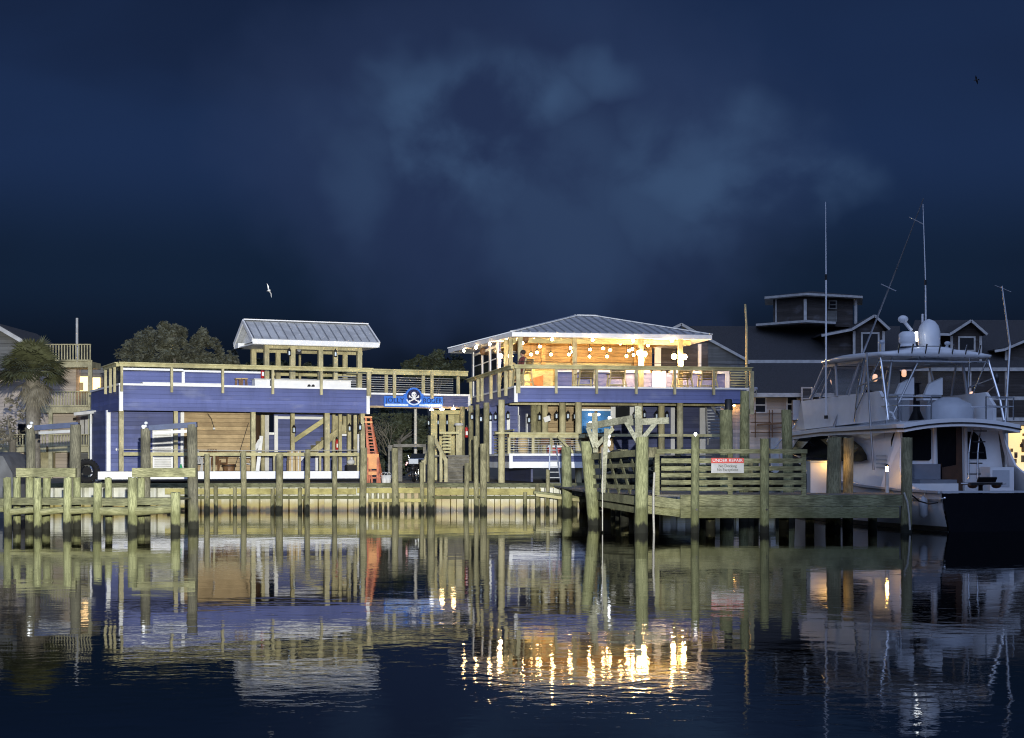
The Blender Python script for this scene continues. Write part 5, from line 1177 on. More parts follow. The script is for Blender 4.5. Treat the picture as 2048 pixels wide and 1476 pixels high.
# bare branching shrub in the passage
sh = thing('bare_shrub', 'bare pale branching shrub in the dark passage under the footbridge', 'shrub', (xw(778,86),86,1.2), 0)
q = MB(); rnd = random.Random(4)
def br_(p, d, L, r, lv):
    e = p + d*L; q.tube(p, e, r, r*.65, 6)
    if lv:
        for k in range(3): br_(e if k else p.lerp(e,.6), (d + Vector((rnd.uniform(-.9,.9),rnd.uniform(-.5,.5),rnd.uniform(-.25,.5)))).normalized(), L*.68, r*.6, lv-1)
br_(Vector((0,0,0)), Vector((.1,0,1)).normalized(), 1.3, .07, 4); q.build('branches', M['thatch'], sh)
# sabal palm at the left
PX, PYY = xw(66,64), 64.0
pm = thing('palm_tree', 'stout cabbage palm with a shaggy dry skirt by the left houses', 'palm tree', (PX,PYY,1.2), 0)
hz = zw(740,PYY)-1.2; q = MB()
q.lathe((0,0,0), [(.34,0),(.30,.6),(.28,hz*.5),(.30,hz*.8),(.26,hz)], 14); q.build('trunk', M['bark'], pm)
rnd = random.Random(21)
def fan(mb, org, d, L, droop, nl=15, wid=.9):
    d = d.normalized(); side = d.cross(Vector((0,0,1))); side = side.normalized() if side.length > .05 else Vector((1,0,0)); up = side.cross(d)
    stem = org + d*L*.5 + Vector((0,0,-droop*.2)); mb.bar(org, stem, .035,.02)
    for k in range(nl):
        a = (k/(nl-1)-.5)*2.5; v = (d*math.cos(a)+side*math.sin(a)).normalized(); tip = stem + v*L*.55 + Vector((0,0,-droop*(.5+.5*abs(a))*rnd.uniform(.7,1.2)))
        md = stem.lerp(tip,.5) + Vector((0,0,.07*L)); wv = v.cross(up).normalized()*.035*L*wid
        mb.add([stem, md-wv, tip, md+wv], [(0,1,2,3)])
mb = MB()
for k in range(85):
    az = rnd.uniform(0,6.283); el = rnd.uniform(-.25,1.35); d = Vector((math.cos(az)*math.cos(el), math.sin(az)*math.cos(el), math.sin(el)))
    fan(mb, Vector((0,0,hz-.1)), d, rnd.uniform(1.25,1.7), rnd.uniform(.15,.45))
mb.build('fronds', M['palmleaf'], pm)
mb = MB()
for k in range(28):
    az = rnd.uniform(0,6.283); el = rnd.uniform(-1.3,-.35); d = Vector((math.cos(az)*math.cos(el), math.sin(az)*math.cos(el), math.sin(el)))
    fan(mb, Vector((0,0,hz-.25)), d, rnd.uniform(.75,1.1), rnd.uniform(.35,.6), 11, 1.1)
mb.build('dry_skirt', M['thatch'], pm)
tree_px('shrub','grey twiggy shrub under the palm at the left edge',-30,80,790,66,M['thatch'],31,pyb=900,lobes=[(0,1,1,1)],nclump=10,nleaf=40,size=.12)

# ================= left balcony house =================
HY_ = 92.0
lh = thing('balcony_house', 'pale three-storey house with timber balconies and lit windows at the left', 'house', (0,HY_,0), 0)
def lb(px0,px1,py0,py1,y0,y1): return (xw(px0,HY_+y0), xw(px1,HY_+y0), y0, y1, zw(py1,HY_+y0), zw(py0,HY_+y0))
q = MB(); q.box(*lb(-60,152,738,1000,2.2,9)); q.build('wall', M['cream'], lh)
q = MB(); q.box(*lb(112,210,735,1000,3.2,9)); q.build('wall', M['shakeg'], lh, 'darker set-back wall')
rf = MB(); e1 = at(46,683,HY_-.2); a_ = at(-14,648,HY_-.2); e0 = at(-75,683,HY_-.2)
for p_, q_ in ((e1,a_),(a_,e0)): rf.slab([(p_.x,0,p_.z),(q_.x,0,q_.z),(q_.x,8,q_.z),(p_.x,8,p_.z)],.12)
rf = rf.build('roof', M['shingle'], lh); q = MB(); q.bar((e1.x,-.06,e1.z-.03),(a_.x,-.06,a_.z-.03),.1,.22); q.bar((e0.x,-.06,e0.z-.03),(a_.x,-.06,a_.z-.03),.1,.22); q.build('rake_board', M['dirtywhite'], rf)
q = MB(); q.prism([(e0.x+.2,e0.z-.1),(e1.x-.2,e1.z-.1),(a_.x,a_.z-.15)], .4,.6); q.box(xw(-60,HY_),xw(30,HY_),.4,4,zw(740,HY_),e1.z-.08); q.build('gable_end', M['shakeg'], lh)
def balcony(px0,px1,pyt,pyb,mat,nm):
    bal = MB(); x0,x1 = xw(px0,HY_),xw(px1,HY_); zt,zb = zw(pyt,HY_),zw(pyb,HY_)
    bal.box(x0,x1,-.08,.06,zt-.06,zt); bal.box(x0,x1,-.05,.03,zb,zb+.08); bal.box(x0,x1,0,2.2,zb-.36,zb-.02); bal = bal.build('balcony', mat, lh)
    q = MB(); n_ = max(3,int((x1-x0)/.16))
    for k in range(n_+1): X_ = x0+.04+(x1-x0-.08)*k/n_; q.box(X_-.032,X_+.032,-.04,.03,zb+.083,zt-.063)
    q.build('baluster', mat, bal); return bal
balcony(88,182,688,722,M['pine'],0); balcony(72,181,782,813,M['pine'],1); balcony(-40,92,868,892,M['pine'],2); balcony(100,186,868,892,M['pine'],3)
q = MB()
for px,y0,y1 in ((180,720,1000),(56,822,1000),(101,815,1000),(27,868,1000),(-5,868,1000)): X_ = xw(px,HY_); q.box(X_-.11,X_+.11,-.02,.16,zw(y1,HY_),zw(y0,HY_))
q.build('porch_post', M['pine'], lh)
q = MB(); q.box(*lb(150,177,753,783,3.05,3.15)); q.build('window', M['litwarm'], lh); w_ = MB(); w_.box(*lb(180,200,755,796,3.05,3.15)); w_ = w_.build('window', M['litwarm'], lh)
q = MB(); q.box(*lb(195,206,775,787,2.95,3.04)); q.build('picture', M['brown'], w_); q = MB(); q.box(*lb(181,207,797,812,3.05,3.15)); q.build('panel', M['litorange'], lh)
q = MB(); q.box(*lb(157,166,765,781,2.98,3.04)); q.build('curtain', M['card'], lh)
q = MB(); q.box(*lb(68,100,905,945,1.0,2.1)); q.box(*lb(64,110,900,906,.9,2.1)); q.build('steps', M['pine'], lh)
q = MB(); q.box(*lb(36,54,848,896,2.1,2.19)); q.build('window', M['blackglass'], lh)
q = MB(); q.box(*lb(160,168,838,868,3.0,3.19)); q.box(*lb(170,178,838,868,3.0,3.19)); q.build('door_panel', M['dirtywhite'], lh)
q = MB(); q.tube((xw(154,100),100,1.2),(xw(154,100),100,zw(636,100)),.11,.08,8); tag(q.build('utility_pole', M['dirtywhite']), 'pale utility pole rising behind the left balconies', 'pole')
# porch lean-to with white door frames left of the blue building
lt = thing('lean_to', 'small pale roofed lobby with white door frames left of the blue dock bar', 'lobby', (0,77,0), 0)
q = MB(); q.slab([(xw(154,77),-.6,zw(826,77)),(xw(214,77),-.6,zw(820,77)),(xw(214,77),2.5,zw(806,77)),(xw(190,77),2.5,zw(810,77))],.14); q.build('roof', M['dirtywhite'], lt)
q = MB()
for px in (183,193,200): X_ = xw(px,77); q.box(X_-.07,X_+.07,0,.12,1.2,zw(826,77))
q.box(xw(181,77),xw(211,77),-.02,-.001,zw(851,77),zw(848,77)); q.build('door_frame', M['white'], lt); q = MB(); q.box(xw(186,77),xw(210,77),.3,.4,1.2,zw(824,77)); q.build('wall', M['navy'], lt)
q = MB(); q.box(xw(184,77),xw(191,77),-.12,-.03,zw(848,77),zw(832,77)); q.build('notice', M['dirtywhite'], lt)

# ================= pale quay house and the big shingled houses at the right =================
QY = 92.0
qh = thing('quay_house', 'pale pinkish low house with a dark sloped roof behind the pier pilings', 'house', (0,QY,0), 0)
def qb(px0,px1,py0,py1,y0,y1): return (xw(px0,QY+y0), xw(px1,QY+y0), y0, y1, zw(py1,QY+y0), zw(py0,QY+y0))
q = MB(); q.box(*qb(1440,1690,790,1000,0,8)); q.build('wall', M['cream'], qh)
def roofslab(mb, pxs, y0, y1, pyb, pyt, base, th=.12):
    a,b_ = pxs[0]; c,d_ = pxs[1]
    mb.slab([(xw(a,base+y0),y0,zw(pyb,base+y0)),(xw(b_,base+y0),y0,zw(pyb,base+y0)),(xw(d_,base+y1),y1,zw(pyt,base+y1)),(xw(c,base+y1),y1,zw(pyt,base+y1))], th)
rf = MB(); roofslab(rf, ((1462,1668),(1500,1650)), -.6, 4, 787, 726, QY); rf = rf.build('roof', M['shingle'], qh)
q = MB(); q.box(xw(1462,QY-.6),xw(1668,QY-.6),-.68,-.605,zw(794,QY-.6),zw(786,QY-.6)); q.build('fascia', M['dirtywhite'], rf)
def win(par, px0,px1,py0,py1,y0,base,glass='glass',frame='dirtywhite',fr=.09,mull=True):
    g_ = MB(); x0,x1 = xw(px0,base+y0),xw(px1,base+y0); z0,z1 = zw(py1,base+y0),zw(py0,base+y0); g_.box(x0,x1,y0-.06,y0-.003,z0,z1); g_ = g_.build('window', M[glass], par)
    q = MB(); q.box(x0-fr,x0,y0-.09,y0-.004,z0-fr,z1+fr); q.box(x1,x1+fr,y0-.09,y0-.004,z0-fr,z1+fr); q.box(x0+.002,x1-.002,y0-.088,y0-.004,z1,z1+fr); q.box(x0+.002,x1-.002,y0-.088,y0-.004,z0-fr,z0)
    if mull: zm = (z0+z1)/2; q.box(x0+.002,x1-.002,y0-.085,y0-.061,zm-.04,zm+.04)
    q.build('frame', M[frame], g_); return g_
win(qh,1511,1530,796,824,0,QY); win(qh,1575,1593,795,822,0,QY,'blackglass'); win(qh,1605,1622,777,818,-.9,QY,'shake','cream')
q = MB(); q.box(*qb(1586,1600,800,840,-.5,-.02)); q.build('air_conditioner', M['gelg'], qh)
q = MB()
for a,b_,y_ in ((1500,1600,828),(1500,1540,845),(1500,1560,865)): q.bar((xw(a,QY),-.3,zw(y_,QY)),(xw(b_,QY),-.3,zw(y_,QY)),.06)
for px in (1509,1537,1543): q.bar((xw(px,QY),-.3,zw(820,QY)),(xw(px,QY),-.3,zw(875,QY)),.06)
q.bar((xw(1512,QY),-.32,zw(850,QY)),(xw(1570,QY),-.32,zw(846,QY)),.12); q.bar((xw(1543,QY),-.32,zw(857,QY)),(xw(1572,QY),-.32,zw(854,QY)),.06); q.build('rail', M['brown'], qh)
q = MB(); q.ball(((xw(1466,QY)),-.4,zw(811,QY)),.07,10); ql = q.build('porch_lamp', M['amber'], qh)
for nm,a,b_,y0_,y1_,hexm,lab in (('crate',1540,1556,876,902,'dirtywhite','pale crate low before the pale quay house'),):
    X0,X1 = xw(a,80),xw(b_,80); q = MB(); q.box(X0,X1,79.8,80.4,1.2,zw(876,80)); t_ = tag(q.build(nm, M[hexm]), lab, 'crate')
# outdoor stair with a white rail at the right end of the bar
os_ = thing('outdoor_stair', 'steep outdoor stair with a white handrail past the right end of the roofed bar', 'stairs', (0,0,0))
q = MB()
for k in range(12): y_ = 808+k*6.2; Y_ = 79-k*.2; a = 1411+k*.6; q.box(xw(a,Y_),xw(1449,Y_),Y_,Y_+.3,zw(y_,Y_)-.03,zw(y_,Y_)+.03)
q.build('tread', M['gelg'], os_); q = MB(); q.bar(at(1417,803,77),at(1449,846,75),.09); q.build('handrail', M['white'], os_); q = MB(); q.bar(at(1411,805,79.2),at(1416,885,77),.08,.3); q.bar(at(1449,805,79.2),at(1451,885,77),.08,.3); q.build('stringer', M['dirtywhite'], os_)
# roof fixtures
for i,px in enumerate((1503,1513)):
    t = thing('roof_spotlight', ('left','right')[i]+' pale spotlight head on the dark roof past the mast', 'light', at(px,777,QY-.9), 0, 'roof spotlights'); q = MB(); q.tube((0,0,0),(-.18,-.2,-.06),.09,.13,10); q.build('lamp_head', M['gelg'], t); q = MB(); q.tube((0,.05,-.4),(0,0,0),.03); q.build('arm', M['steel'], t)
GY_ = 112.0
gh = thing('shingled_house', 'large dark shingled house with a square rooftop lookout and a dormer', 'house', (0,GY_,0), 0)
def gb_(px0,px1,py0,py1,y0,y1): return (xw(px0,GY_+y0), xw(px1,GY_+y0), y0, y1, zw(py1,GY_+y0), zw(py0,GY_+y0))
rf = MB(); roofslab(rf, ((1496,1800),(1380,1800)), -.8, 5.5, 724, 652, GY_); rf = rf.build('roof', M['shingle'], gh)
q = MB(); q.box(xw(1496,GY_-.8),xw(1800,GY_-.8),-.9,-.805,zw(728,GY_-.8),zw(720,GY_-.8)); q.build('fascia', M['dirtywhite'], rf)
q = MB(); q.box(*gb_(1500,1800,727,1000,0,8)); q.build('wall', M['shakeg'], gh)
ga = MB(); ga.prism([(xw(1352,GY_),zw(735,GY_)),(xw(1362,GY_),zw(651,GY_)),(xw(1488,GY_),zw(722,GY_)),(xw(1488,GY_),zw(800,GY_)),(xw(1352,GY_),zw(800,GY_))], -.6,-.4); ga = ga.build('gable', M['shakeg'], gh)
q = MB(); q.bar((xw(1360,GY_),-.7,zw(650,GY_)),(xw(1492,GY_),-.7,zw(722,GY_)),.2,.18); q.bar((xw(1345,GY_),-.7,zw(658,GY_)),(xw(1361,GY_),-.7,zw(650,GY_)),.2,.18); q.box(xw(1408,GY_),xw(1413,GY_),-.68,-.61,zw(738,GY_),zw(684,GY_)); q.build('rake_board', M['dirtywhite'], ga)
# lookout
cu_ = MB(); cu_.prism([(xw(1552,GY_+3),4.2),(xw(1610,GY_+2),2.2),(xw(1712,GY_+3),4.0),(xw(1712,GY_+7),8),(xw(1552,GY_+7),8)], zw(652,GY_+3), zw(596,GY_+3), 'xy'); cu_ = cu_.build('lookout', M['shake'], gh)
def eave(pts, z, t_, mat, nm, par): q = MB(); q.prism(pts, z, z+t_, 'xy'); return q.build(nm, M[mat], par)
top = [(xw(1533,GY_+3),3.9),(xw(1612,GY_+1.4),1.3),(xw(1728,GY_+3),3.4),(xw(1728,GY_+8),8.6),(xw(1533,GY_+8),8.6)]
eave(top, zw(595,GY_+3), .16, 'dirtywhite', 'eave_board', cu_); q = MB(); vs = [(p[0],p[1],zw(595,GY_+3)+.17) for p in top]; ap = (xw(1625,GY_+5),5.2,zw(582,GY_+5)); q.add(vs+[ap],[(i,(i+1)%5,5) for i in range(5)]); q.build('roof', M['shingle'], cu_)
low_ = [(xw(1516,GY_+3),4.0),(xw(1612,GY_+1.0),.9),(xw(1672,GY_+2.4),2.4),(xw(1672,GY_+8),8.6),(xw(1516,GY_+8),8.6)]
eave(low_, zw(647,GY_+2), .16, 'dirtywhite', 'skirt_eave', cu_)
q = MB()
for px,d_ in ((1553,4.1),(1610,2.12),(1711,3.95)): X_ = xw(px,GY_+d_); q.box(X_-.1,X_+.1,d_-.12,d_,zw(648,GY_+d_),zw(598,GY_+d_))
q.build_each('corner_board', M['dirtywhite'], cu_)
win(cu_,1659,1671,603,616,3.05,GY_,'blackglass','shakeg'); win(cu_,1657,1671,624,642,3.05,GY_,'shakeg','shakeg')
def dormer(par, base, y0, pxl, pxa, pxr, pya, pye, pyb, pxtail=None, pytail=None, wn=None):
    d = MB(); d.prism([(xw(pxl,base+y0),zw(pyb,base+y0)),(xw(pxr,base+y0),zw(pyb,base+y0)),(xw(pxr,base+y0),zw(pye,base+y0)),(xw(pxa,base+y0),zw(pya,base+y0)),(xw(pxl,base+y0),zw(pye,base+y0))], y0, y0+4); d = d.build('dormer', M['shake'], par)
    r = MB(); A_ = (xw(pxa,base+y0),zw(pya-3,base+y0))
    for e,px_ in ((-1,pxl-8),(1,pxr+9)):
        E_ = (xw(px_,base+y0),zw(pye+1,base+y0)); r.slab([(A_[0],y0-.5,A_[1]),(E_[0],y0-.5,E_[1]),(E_[0],y0+5,E_[1]),(A_[0],y0+5,A_[1])][::e],.1)
    if pxtail: 
        E_ = (xw(pxl-8,base+y0),zw(pye+1,base+y0)); T_ = (xw(pxtail,base+y0),zw(pytail,base+y0)); r.slab([(E_[0],y0-.5,E_[1]),(T_[0],y0-.5,T_[1]),(T_[0],y0+4,T_[1]),(E_[0],y0+4,E_[1])],.1)
    r = r.build('roof', M['shingle'], d)
    q = MB()
    for px_ in (pxl-8,pxr+9): q.bar((A_[0],y0-.54,A_[1]-.05),(xw(px_,base+y0),y0-.54,zw(pye+1,base+y0)-.05),.08,.17)
    if pxtail: q.bar((E_[0],y0-.54,E_[1]-.05),(T_[0],y0-.54,T_[1]-.05),.08,.17)
    for px_ in (pxl,pxr): X_ = xw(px_,base+y0); q.box(X_-.09,X_+.09,y0-.06,y0-.004,zw(pyb,base+y0),zw(pye+4,base+y0))
    q.build('rake_board', M['dirtywhite'], r)
    if wn: win(d, *wn, y0, base, 'glass','dirtywhite',.12,False)
    return d
dormer(gh, GY_, .2, 1708, 1746, 1767, 634, 658, 720, 1640, 671, (1725,1755,668,712))
q = MB(); q.prism([(xw(1655,GY_+.6),zw(724,GY_+.6)),(xw(1708,GY_+.6),zw(724,GY_+.6)),(xw(1708,GY_+.6),zw(663,GY_+.6)),(xw(1655,GY_+.6),zw(669,GY_+.6))], .6, 3); q.build('dormer_wing', M['shake'], gh)
g2 = thing('shingled_house', 'second dark shingled house with porch balconies and a lit shop below at the right edge', 'house', (0,GY_,0), 0)
rf = MB(); roofslab(rf, ((1800,2200),(1830,2160)), -.4, 6, 735, 640, GY_); rf = rf.build('roof', M['shingle'], g2)
q = MB(); q.box(*gb_(1802,2200,737,845,0,.3)); q.box(*gb_(1802,2010,838,1000,0,8)); q.build('wall', M['shake'], g2)
dormer(g2, GY_, .4, 1903, 1938, 1961, 644, 668, 730, 1860, 668, (1919,1947,676,700)); dormer(g2, GY_, .6, 2012, 2075, 2140, 672, 698, 740, 1985, 702)
q = MB(); q.box(*gb_(1800,2200,735,742,-1.8,-1.7)); q.box(*gb_(1800,2200,793,800,-1.8,-1.7)); q.box(*gb_(1800,2200,835,842,-1.8,-1.7)); q.build('porch_band', M['dirtywhite'], g2)
q = MB()
for px in (1860,1940,2014,2090): X_ = xw(px,GY_-1.7); q.box(X_-.1,X_+.1,-1.69,-1.5,1.2,zw(742,GY_-1.7))
q.build('porch_post', M['dirtywhite'], g2)
q = MB(); q.box(*gb_(1800,2200,842.5,850,-1.7,0)); q.build('porch_soffit', M['cream'], g2)
sh_ = MB(); sh_.box(*gb_(2010,2100,858,942,1.2,1.3)); sh_ = sh_.build('shop_back', M['litshop'], g2)
q = MB(); q.box(*gb_(2010,2100,852,858,.1,1.2)); q.build('shop_ceiling_light', M['litshop'], g2)
q = MB(); rnd = random.Random(6)
for k in range(14):
    a = rnd.uniform(2012,2060); y_ = rnd.uniform(866,930); w_ = rnd.uniform(4,10); h_ = rnd.uniform(5,14); yy = rnd.uniform(.4,1.1); q.box(*gb_(a,a+w_,y_,y_+h_,yy,yy+.1))
q.build_each('goods', M['card'], g2); q = MB()
for k in range(4):
    a = rnd.uniform(2014,2050); y_ = rnd.uniform(870,915); w_ = rnd.uniform(2,5); h_ = rnd.uniform(5,12); q.box(*gb_(a,a+w_,y_,y_+h_,.2,.35))
q.build_each('goods', M['brown'], g2); q = MB(); q.box(*gb_(2010,2100,942,950,-.2,1.3)); q.build('counter', M['dirtywhite'], g2)
q = MB(); q.box(*gb_(2010,2100,950,1000,-.2,1.3)); q.build('base_wall', M['shake'], g2)
t = thing('porch_lantern', 'bright clear lantern on a bracket at the right of the yacht hardtop', 'lantern', at(1993,757,GY_-3), 0); q = MB(); q.lathe((0,0,-.35),[(.08,0),(.16,.1),(.2,.55),(.1,.7)],8); q.build('cage', M['glass'], t); q = MB(); q.ball((0,0,.0),.09,8,1,1,2); q.build('lamp', M['cool'], t); q = MB(); q.bar((0,0,-.4),(-.5,.8,-1.0),.06); q.build('bracket', M['steel'], t)
for par_, pts_ in ((gh,((1658,768),(1750,757))),(g2,((1808,748),(1944,792)))):
    for px_, py_ in pts_:
        Yl = GY_-2.2; q = MB(); q.lathe((xw(px_,Yl),-2.2,zw(py_,Yl)-.2),[(.1,0),(.17,.1),(.17,.42),(.08,.5)],8); pl_ = q.build('porch_lamp', M['litorange2'], par_)
# gulls
def gull(px, py, Y, label, rz, mat, s=1.0, tilt=0):
    t = thing('gull', label, 'bird', at(px,py,Y), rz, 'gulls in flight'); t.rotation_euler = (0,tilt,rz); t.scale = (s,s,s)
    q = MB(); q.ball((0,0,0),.1,12,.8,2.3,.75); q.ball((0,.27,.03),.06,10,.9,1.1,.95); q.bar((0,.32,.03),(0,.40,.01),.02)
    q.slab([(-.06,-.2,0),(.06,-.2,0),(.1,-.36,0),(-.1,-.36,0)],.015)
    for e in (-1,1): q.slab([(e*.05,.1,.02),(e*.3,.14,.13),(e*.62,-.02,.05),(e*.3,-.06,.12),(e*.05,-.1,.02)][::e],.02)
    q.build('body', M[mat], t)
gull(537,581,60,'pale gull banking in the dark sky above the gable pavilion',.5,'gel',.45,1.25)
gull(1953,160,60,'small dark gull high in the sky at the upper right',.9,'black',.3,1.05)
# ================= the sport-fishing yacht =================
FB_ = Frame(15.45, 49.0, math.radians(15)); BR = FB_.yaw
yt = thing('sportfishing_yacht', 'white sportfishing yacht with a flybridge, hardtop and black transom moored at the pier', 'boat', (15.45,49.0,0), BR)
def lerp(a, b_, t): return a + (b_-a)*t
# hull sections: (y, half-beam at sheer, sheer z, half-beam at water)
secs = [(0,2.6,1.18,2.35),(2.5,2.66,1.22,2.4),(5,2.68,1.32,2.4),(8,2.6,1.52,2.2),(11,2.25,1.8,1.6),(13.5,1.55,2.1,.8),(15.5,.75,2.35,.25),(16.6,.12,2.5,.02)]
q = MB(); rows = []
for y_,hb_,zs_,hw_ in secs:
    rows.append([(-hb_,y_,zs_),(-lerp(hb_,hw_,.35),y_,zs_*.62),(-hw_,y_,.05),(-hw_*.8,y_,-.5),(hw_*.8,y_,-.5),(hw_,y_,.05),(lerp(hb_,hw_,.35),y_,zs_*.62),(hb_,y_,zs_)])
vs = [p for r in rows for p in r]; q.add(vs,[(i*8+k,i*8+k+1,(i+1)*8+k+1,(i+1)*8+k) for i in range(len(rows)-1) for k in range(7)],True); hull = q.build('hull', M['gel'], yt)
q = MB(); q.slab([(-2.58,-.03,1.17),(2.58,-.03,1.17),(2.36,-.03,.04),(1.9,-.03,-.5),(-1.9,-.03,-.5),(-2.36,-.03,.04)],.06); tr = q.build('transom', M['blackglass'], hull)
text('MAN', .38, .0-1.35+.0, .66, -.045, M['gelg'], tr, 'lettering', 1.15)
q = MB()
for e in (-1,1):
    for i in range(len(secs)-1): a,b_ = secs[i],secs[i+1]; q.bar((e*a[1],a[0],a[2]+.02),(e*b_[1],b_[0],b_[2]+.02),.16 if i < 2 else .1,.07)
q.bar((-2.6,0,1.21),(2.6,0,1.21),.22,.06); q.build('covering_board', M['gelg'], hull)
q = MB(); dk = [( -s_[1]+.05, s_[0], s_[2]-.05) for s_ in secs[2:]] ; dk2 = [(s_[1]-.05, s_[0], s_[2]-.05) for s_ in secs[2:]]
n = len(dk); q.add(dk+dk2,[(i,i+1,n+i+1,n+i) for i in range(n-1)]); q.build('foredeck', M['gel'], hull)
q = MB(); q.box(-2.4,2.4,.03,4.0,.55,.62); q.build('cockpit_sole', M['teak'], hull)
q = MB(); 
for e in (-1,1): q.box(e*2.2,e*2.3,.05,4,.62,1.16)
q.build('coaming', M['gelg'], hull)
q = MB()
for e in (-1,1):
    for i in range(len(secs)-1):
        a,b_ = secs[i],secs[i+1]; q.bar((e*(lerp(a[1],a[3],.2)+.015),a[0],a[2]*.8),(e*(lerp(b_[1],b_[3],.2)+.015),b_[0],b_[2]*.8),.05,.07)
q.build('rub_rail', M['steel'], hull)
q = MB()
for e in (-1,1):
    for i in range(len(secs)-2):
        a,b_ = secs[i],secs[i+1]; q.bar((e*(a[3]+.01),a[0],.1),(e*(b_[3]+.01),b_[0],.1),.03,.16)
q.build('boot_stripe', M['black'], hull)
for k, (yy_, zz_) in enumerate(((.7,.75),(2.9,.8))):
    fd = MB(); fd.lathe((-2.78,yy_,zz_-.35),[(.03,0),(.13,.08),(.14,.5),(.11,.6),(.03,.66)],12); fd = fd.build('fender', M['gelg'], hull); q = MB(); q.tube((-2.78,yy_,zz_+.3),(-2.68,yy_,1.25),.012,n=5); q.build('line', M['rope'], fd)
# deckhouse
HW, A0 = 2.13, 4.0
prof = [(A0,1.15),(A0,3.30),(12.3,3.12),(12.9,3.0),(14.6,1.95),(14.6,1.5)]
house = MB()
for e in (-1,1):
    pass
def hx(y_, z_): return lerp(HW, HW*.86, max(0,min(1,(z_-1.2)/2.1))) * (1 if y_ < 10 else lerp(1,.55,(y_-10)/4.6))
vl = [(-hx(*p),p[0],p[1]) for p in prof]; vr = [(hx(*p),p[0],p[1]) for p in prof]; n = len(prof)
house.add(vl+vr,[tuple(range(n)),tuple(range(n,2*n))[::-1]]+[(i,(i+1)%n,n+(i+1)%n,n+i) for i in range(n)]); house = house.build('deckhouse', M['gel'], yt)
# side windows: tear-drop seen on the port side, mirrored to starboard
pts_px = [(1545,905),(1562,885),(1580,870),(1620,868),(1668,873),(1700,880),(1718,893),(1731,910),(1733,918),(1722,922),(1690,921),(1640,922),(1590,920),(1552,918)]
wp = [FB_.side(px,py,-HW*.95) for px,py in pts_px]
for e in (-1,1):
    q = MB(); pl = [(e*(hx(d_,z_)+.012),d_,z_) for d_,z_ in wp]; q.slab(pl if e > 0 else pl[::-1], .02); q.build('side_window', M['blackglass'], house)
q = MB(); 
f0 = lambda t,e: (e*hx(lerp(12.9,14.6,t),lerp(3.0,1.95,t))*.92, lerp(12.9,14.6,t)+.02, lerp(3.0,1.95,t)+.03)
q.slab([f0(.08,-1),f0(.9,-1),f0(.9,1),f0(.08,1)],.02); q.build('windshield', M['blackglass'], house)
q = MB()
for k in range(4): q.slab([(-(hx(4.6,2.2)+.006),4.5+.0,2.35-k*.13),(-(hx(5.3,2.2)+.006),5.2,2.35-k*.13),(-(hx(5.3,2.2)+.006),5.2,2.30-k*.13),(-(hx(4.6,2.2)+.006),4.5,2.30-k*.13)],.012)
q.build('engine_vent', M['gelg'], house)
# aft bulkhead: window, door, small window, wings
def bz(px,py): return FB_.front(px,py,A0-.01)
def bpoly(name, pts, mat, d=A0-.015, par=house, th=.02):
    q = MB(); pl = [FB_.front(px,py,d) for px,py in pts]; q.prism(pl, d-th, d, 'xz'); return q.build(name, M[mat], par)
bpoly('aft_window',[(1787,866),(1800,861),(1858,857),(1862,860),(1862,917),(1858,921),(1782,921),(1782,880)],'blackglass')
door = bpoly('saloon_door',[(1874,855),(1923,854),(1925,984),(1877,984)],'blackglass'); bpoly('door_leaf',[(1912,856),(1922,856),(1925,984),(1905,984),(1884,984),(1884,935),(1912,930)],'teak',A0-.037,door)
bpoly('aft_window',[(1935,863),(1948,864),(1962,877),(1970,895),(1973,918),(1936,918)],'blackglass')
q = MB(); s_,z0 = bz(1868,920); q.box(s_-.05,s_+.05,A0-.07,A0-.02,1.15,3.25); s2,_ = bz(1930,900); q.box(s2-.05,s2+.05,A0-.07,A0-.02,1.15,3.25); q.build('door_frame', M['gel'], house)
# curved wings running aft from the house sides down to the coaming
for e in (-1,1):
    q = MB(); wg = [(A0,3.28),(3.75,3.2),(3.6,2.7),(3.35,2.0),(2.7,1.5),(1.2,1.2),(A0,1.18)]
    q.add([(e*lerp(HW*.9,2.5,min(1,(3.28-z_)/1.95)**2.2),y_,z_) for y_,z_ in wg]+[(e*(lerp(HW*.9,2.5,min(1,(3.28-z_)/1.95)**2.2)-.08),y_,z_) for y_,z_ in wg],[tuple(range(7)),tuple(range(7,14))[::-1]]+[(i,(i+1)%7,7+(i+1)%7,7+i) for i in range(7)])
    w_ = q.build('side_wing', M['gel'], house)
q = MB(); q.add([(HW*.93+.05,3.75,3.0),(2.4,3.0,2.2),(2.52,2.0,1.5),(2.5,2.1,1.45),(2.3,3.2,2.1),(HW*.93+.03,3.85,2.9)],[(0,1,2,3,4,5)]); 
# mezzanine seat, locker, ladder, fighting chair
st = MB(); a,z1 = bz(1856,968); b_,z2 = bz(1885,948); st.box(-1.95,b_+.15,A0-.75,A0-.06,.62,1.42); st = st.build('mezzanine', M['gel'], yt)
q = MB(); q.box(a-.7,a+.65,A0-.72,A0-.1,1.425,1.54); q.box(a-.6,a+.35,A0-.2,A0-.06,1.545,2.05); q.build('cushion', M['cushion'], st)
lk = MB(); s0,_ = bz(1958,940); lk.box(s0,HW-.12,A0-.7,A0-.06,.62,1.95); lk = lk.build('locker', M['gel'], yt); q = MB(); q.box(s0+.08,HW-.3,A0-.72,A0-.702,1.3,1.85); q.build('locker_door', M['gelg'], lk)
la = MB()
for pxt,pxb in ((1950,1937),(1966,1955)):
    s_t,z_t = FB_.front(pxt,848,A0-.35); s_b,z_b = FB_.front(pxb,958,A0-.9); s_m,z_m = FB_.front(pxb+.5,905,A0-.85)
    la.path([(s_t,A0-.3,z_t),(lerp(s_t,s_m,.6),A0-.6,lerp(z_t,z_m,.5)),(s_m,A0-.85,z_m),(s_b,A0-.9,z_b)],.03,8)
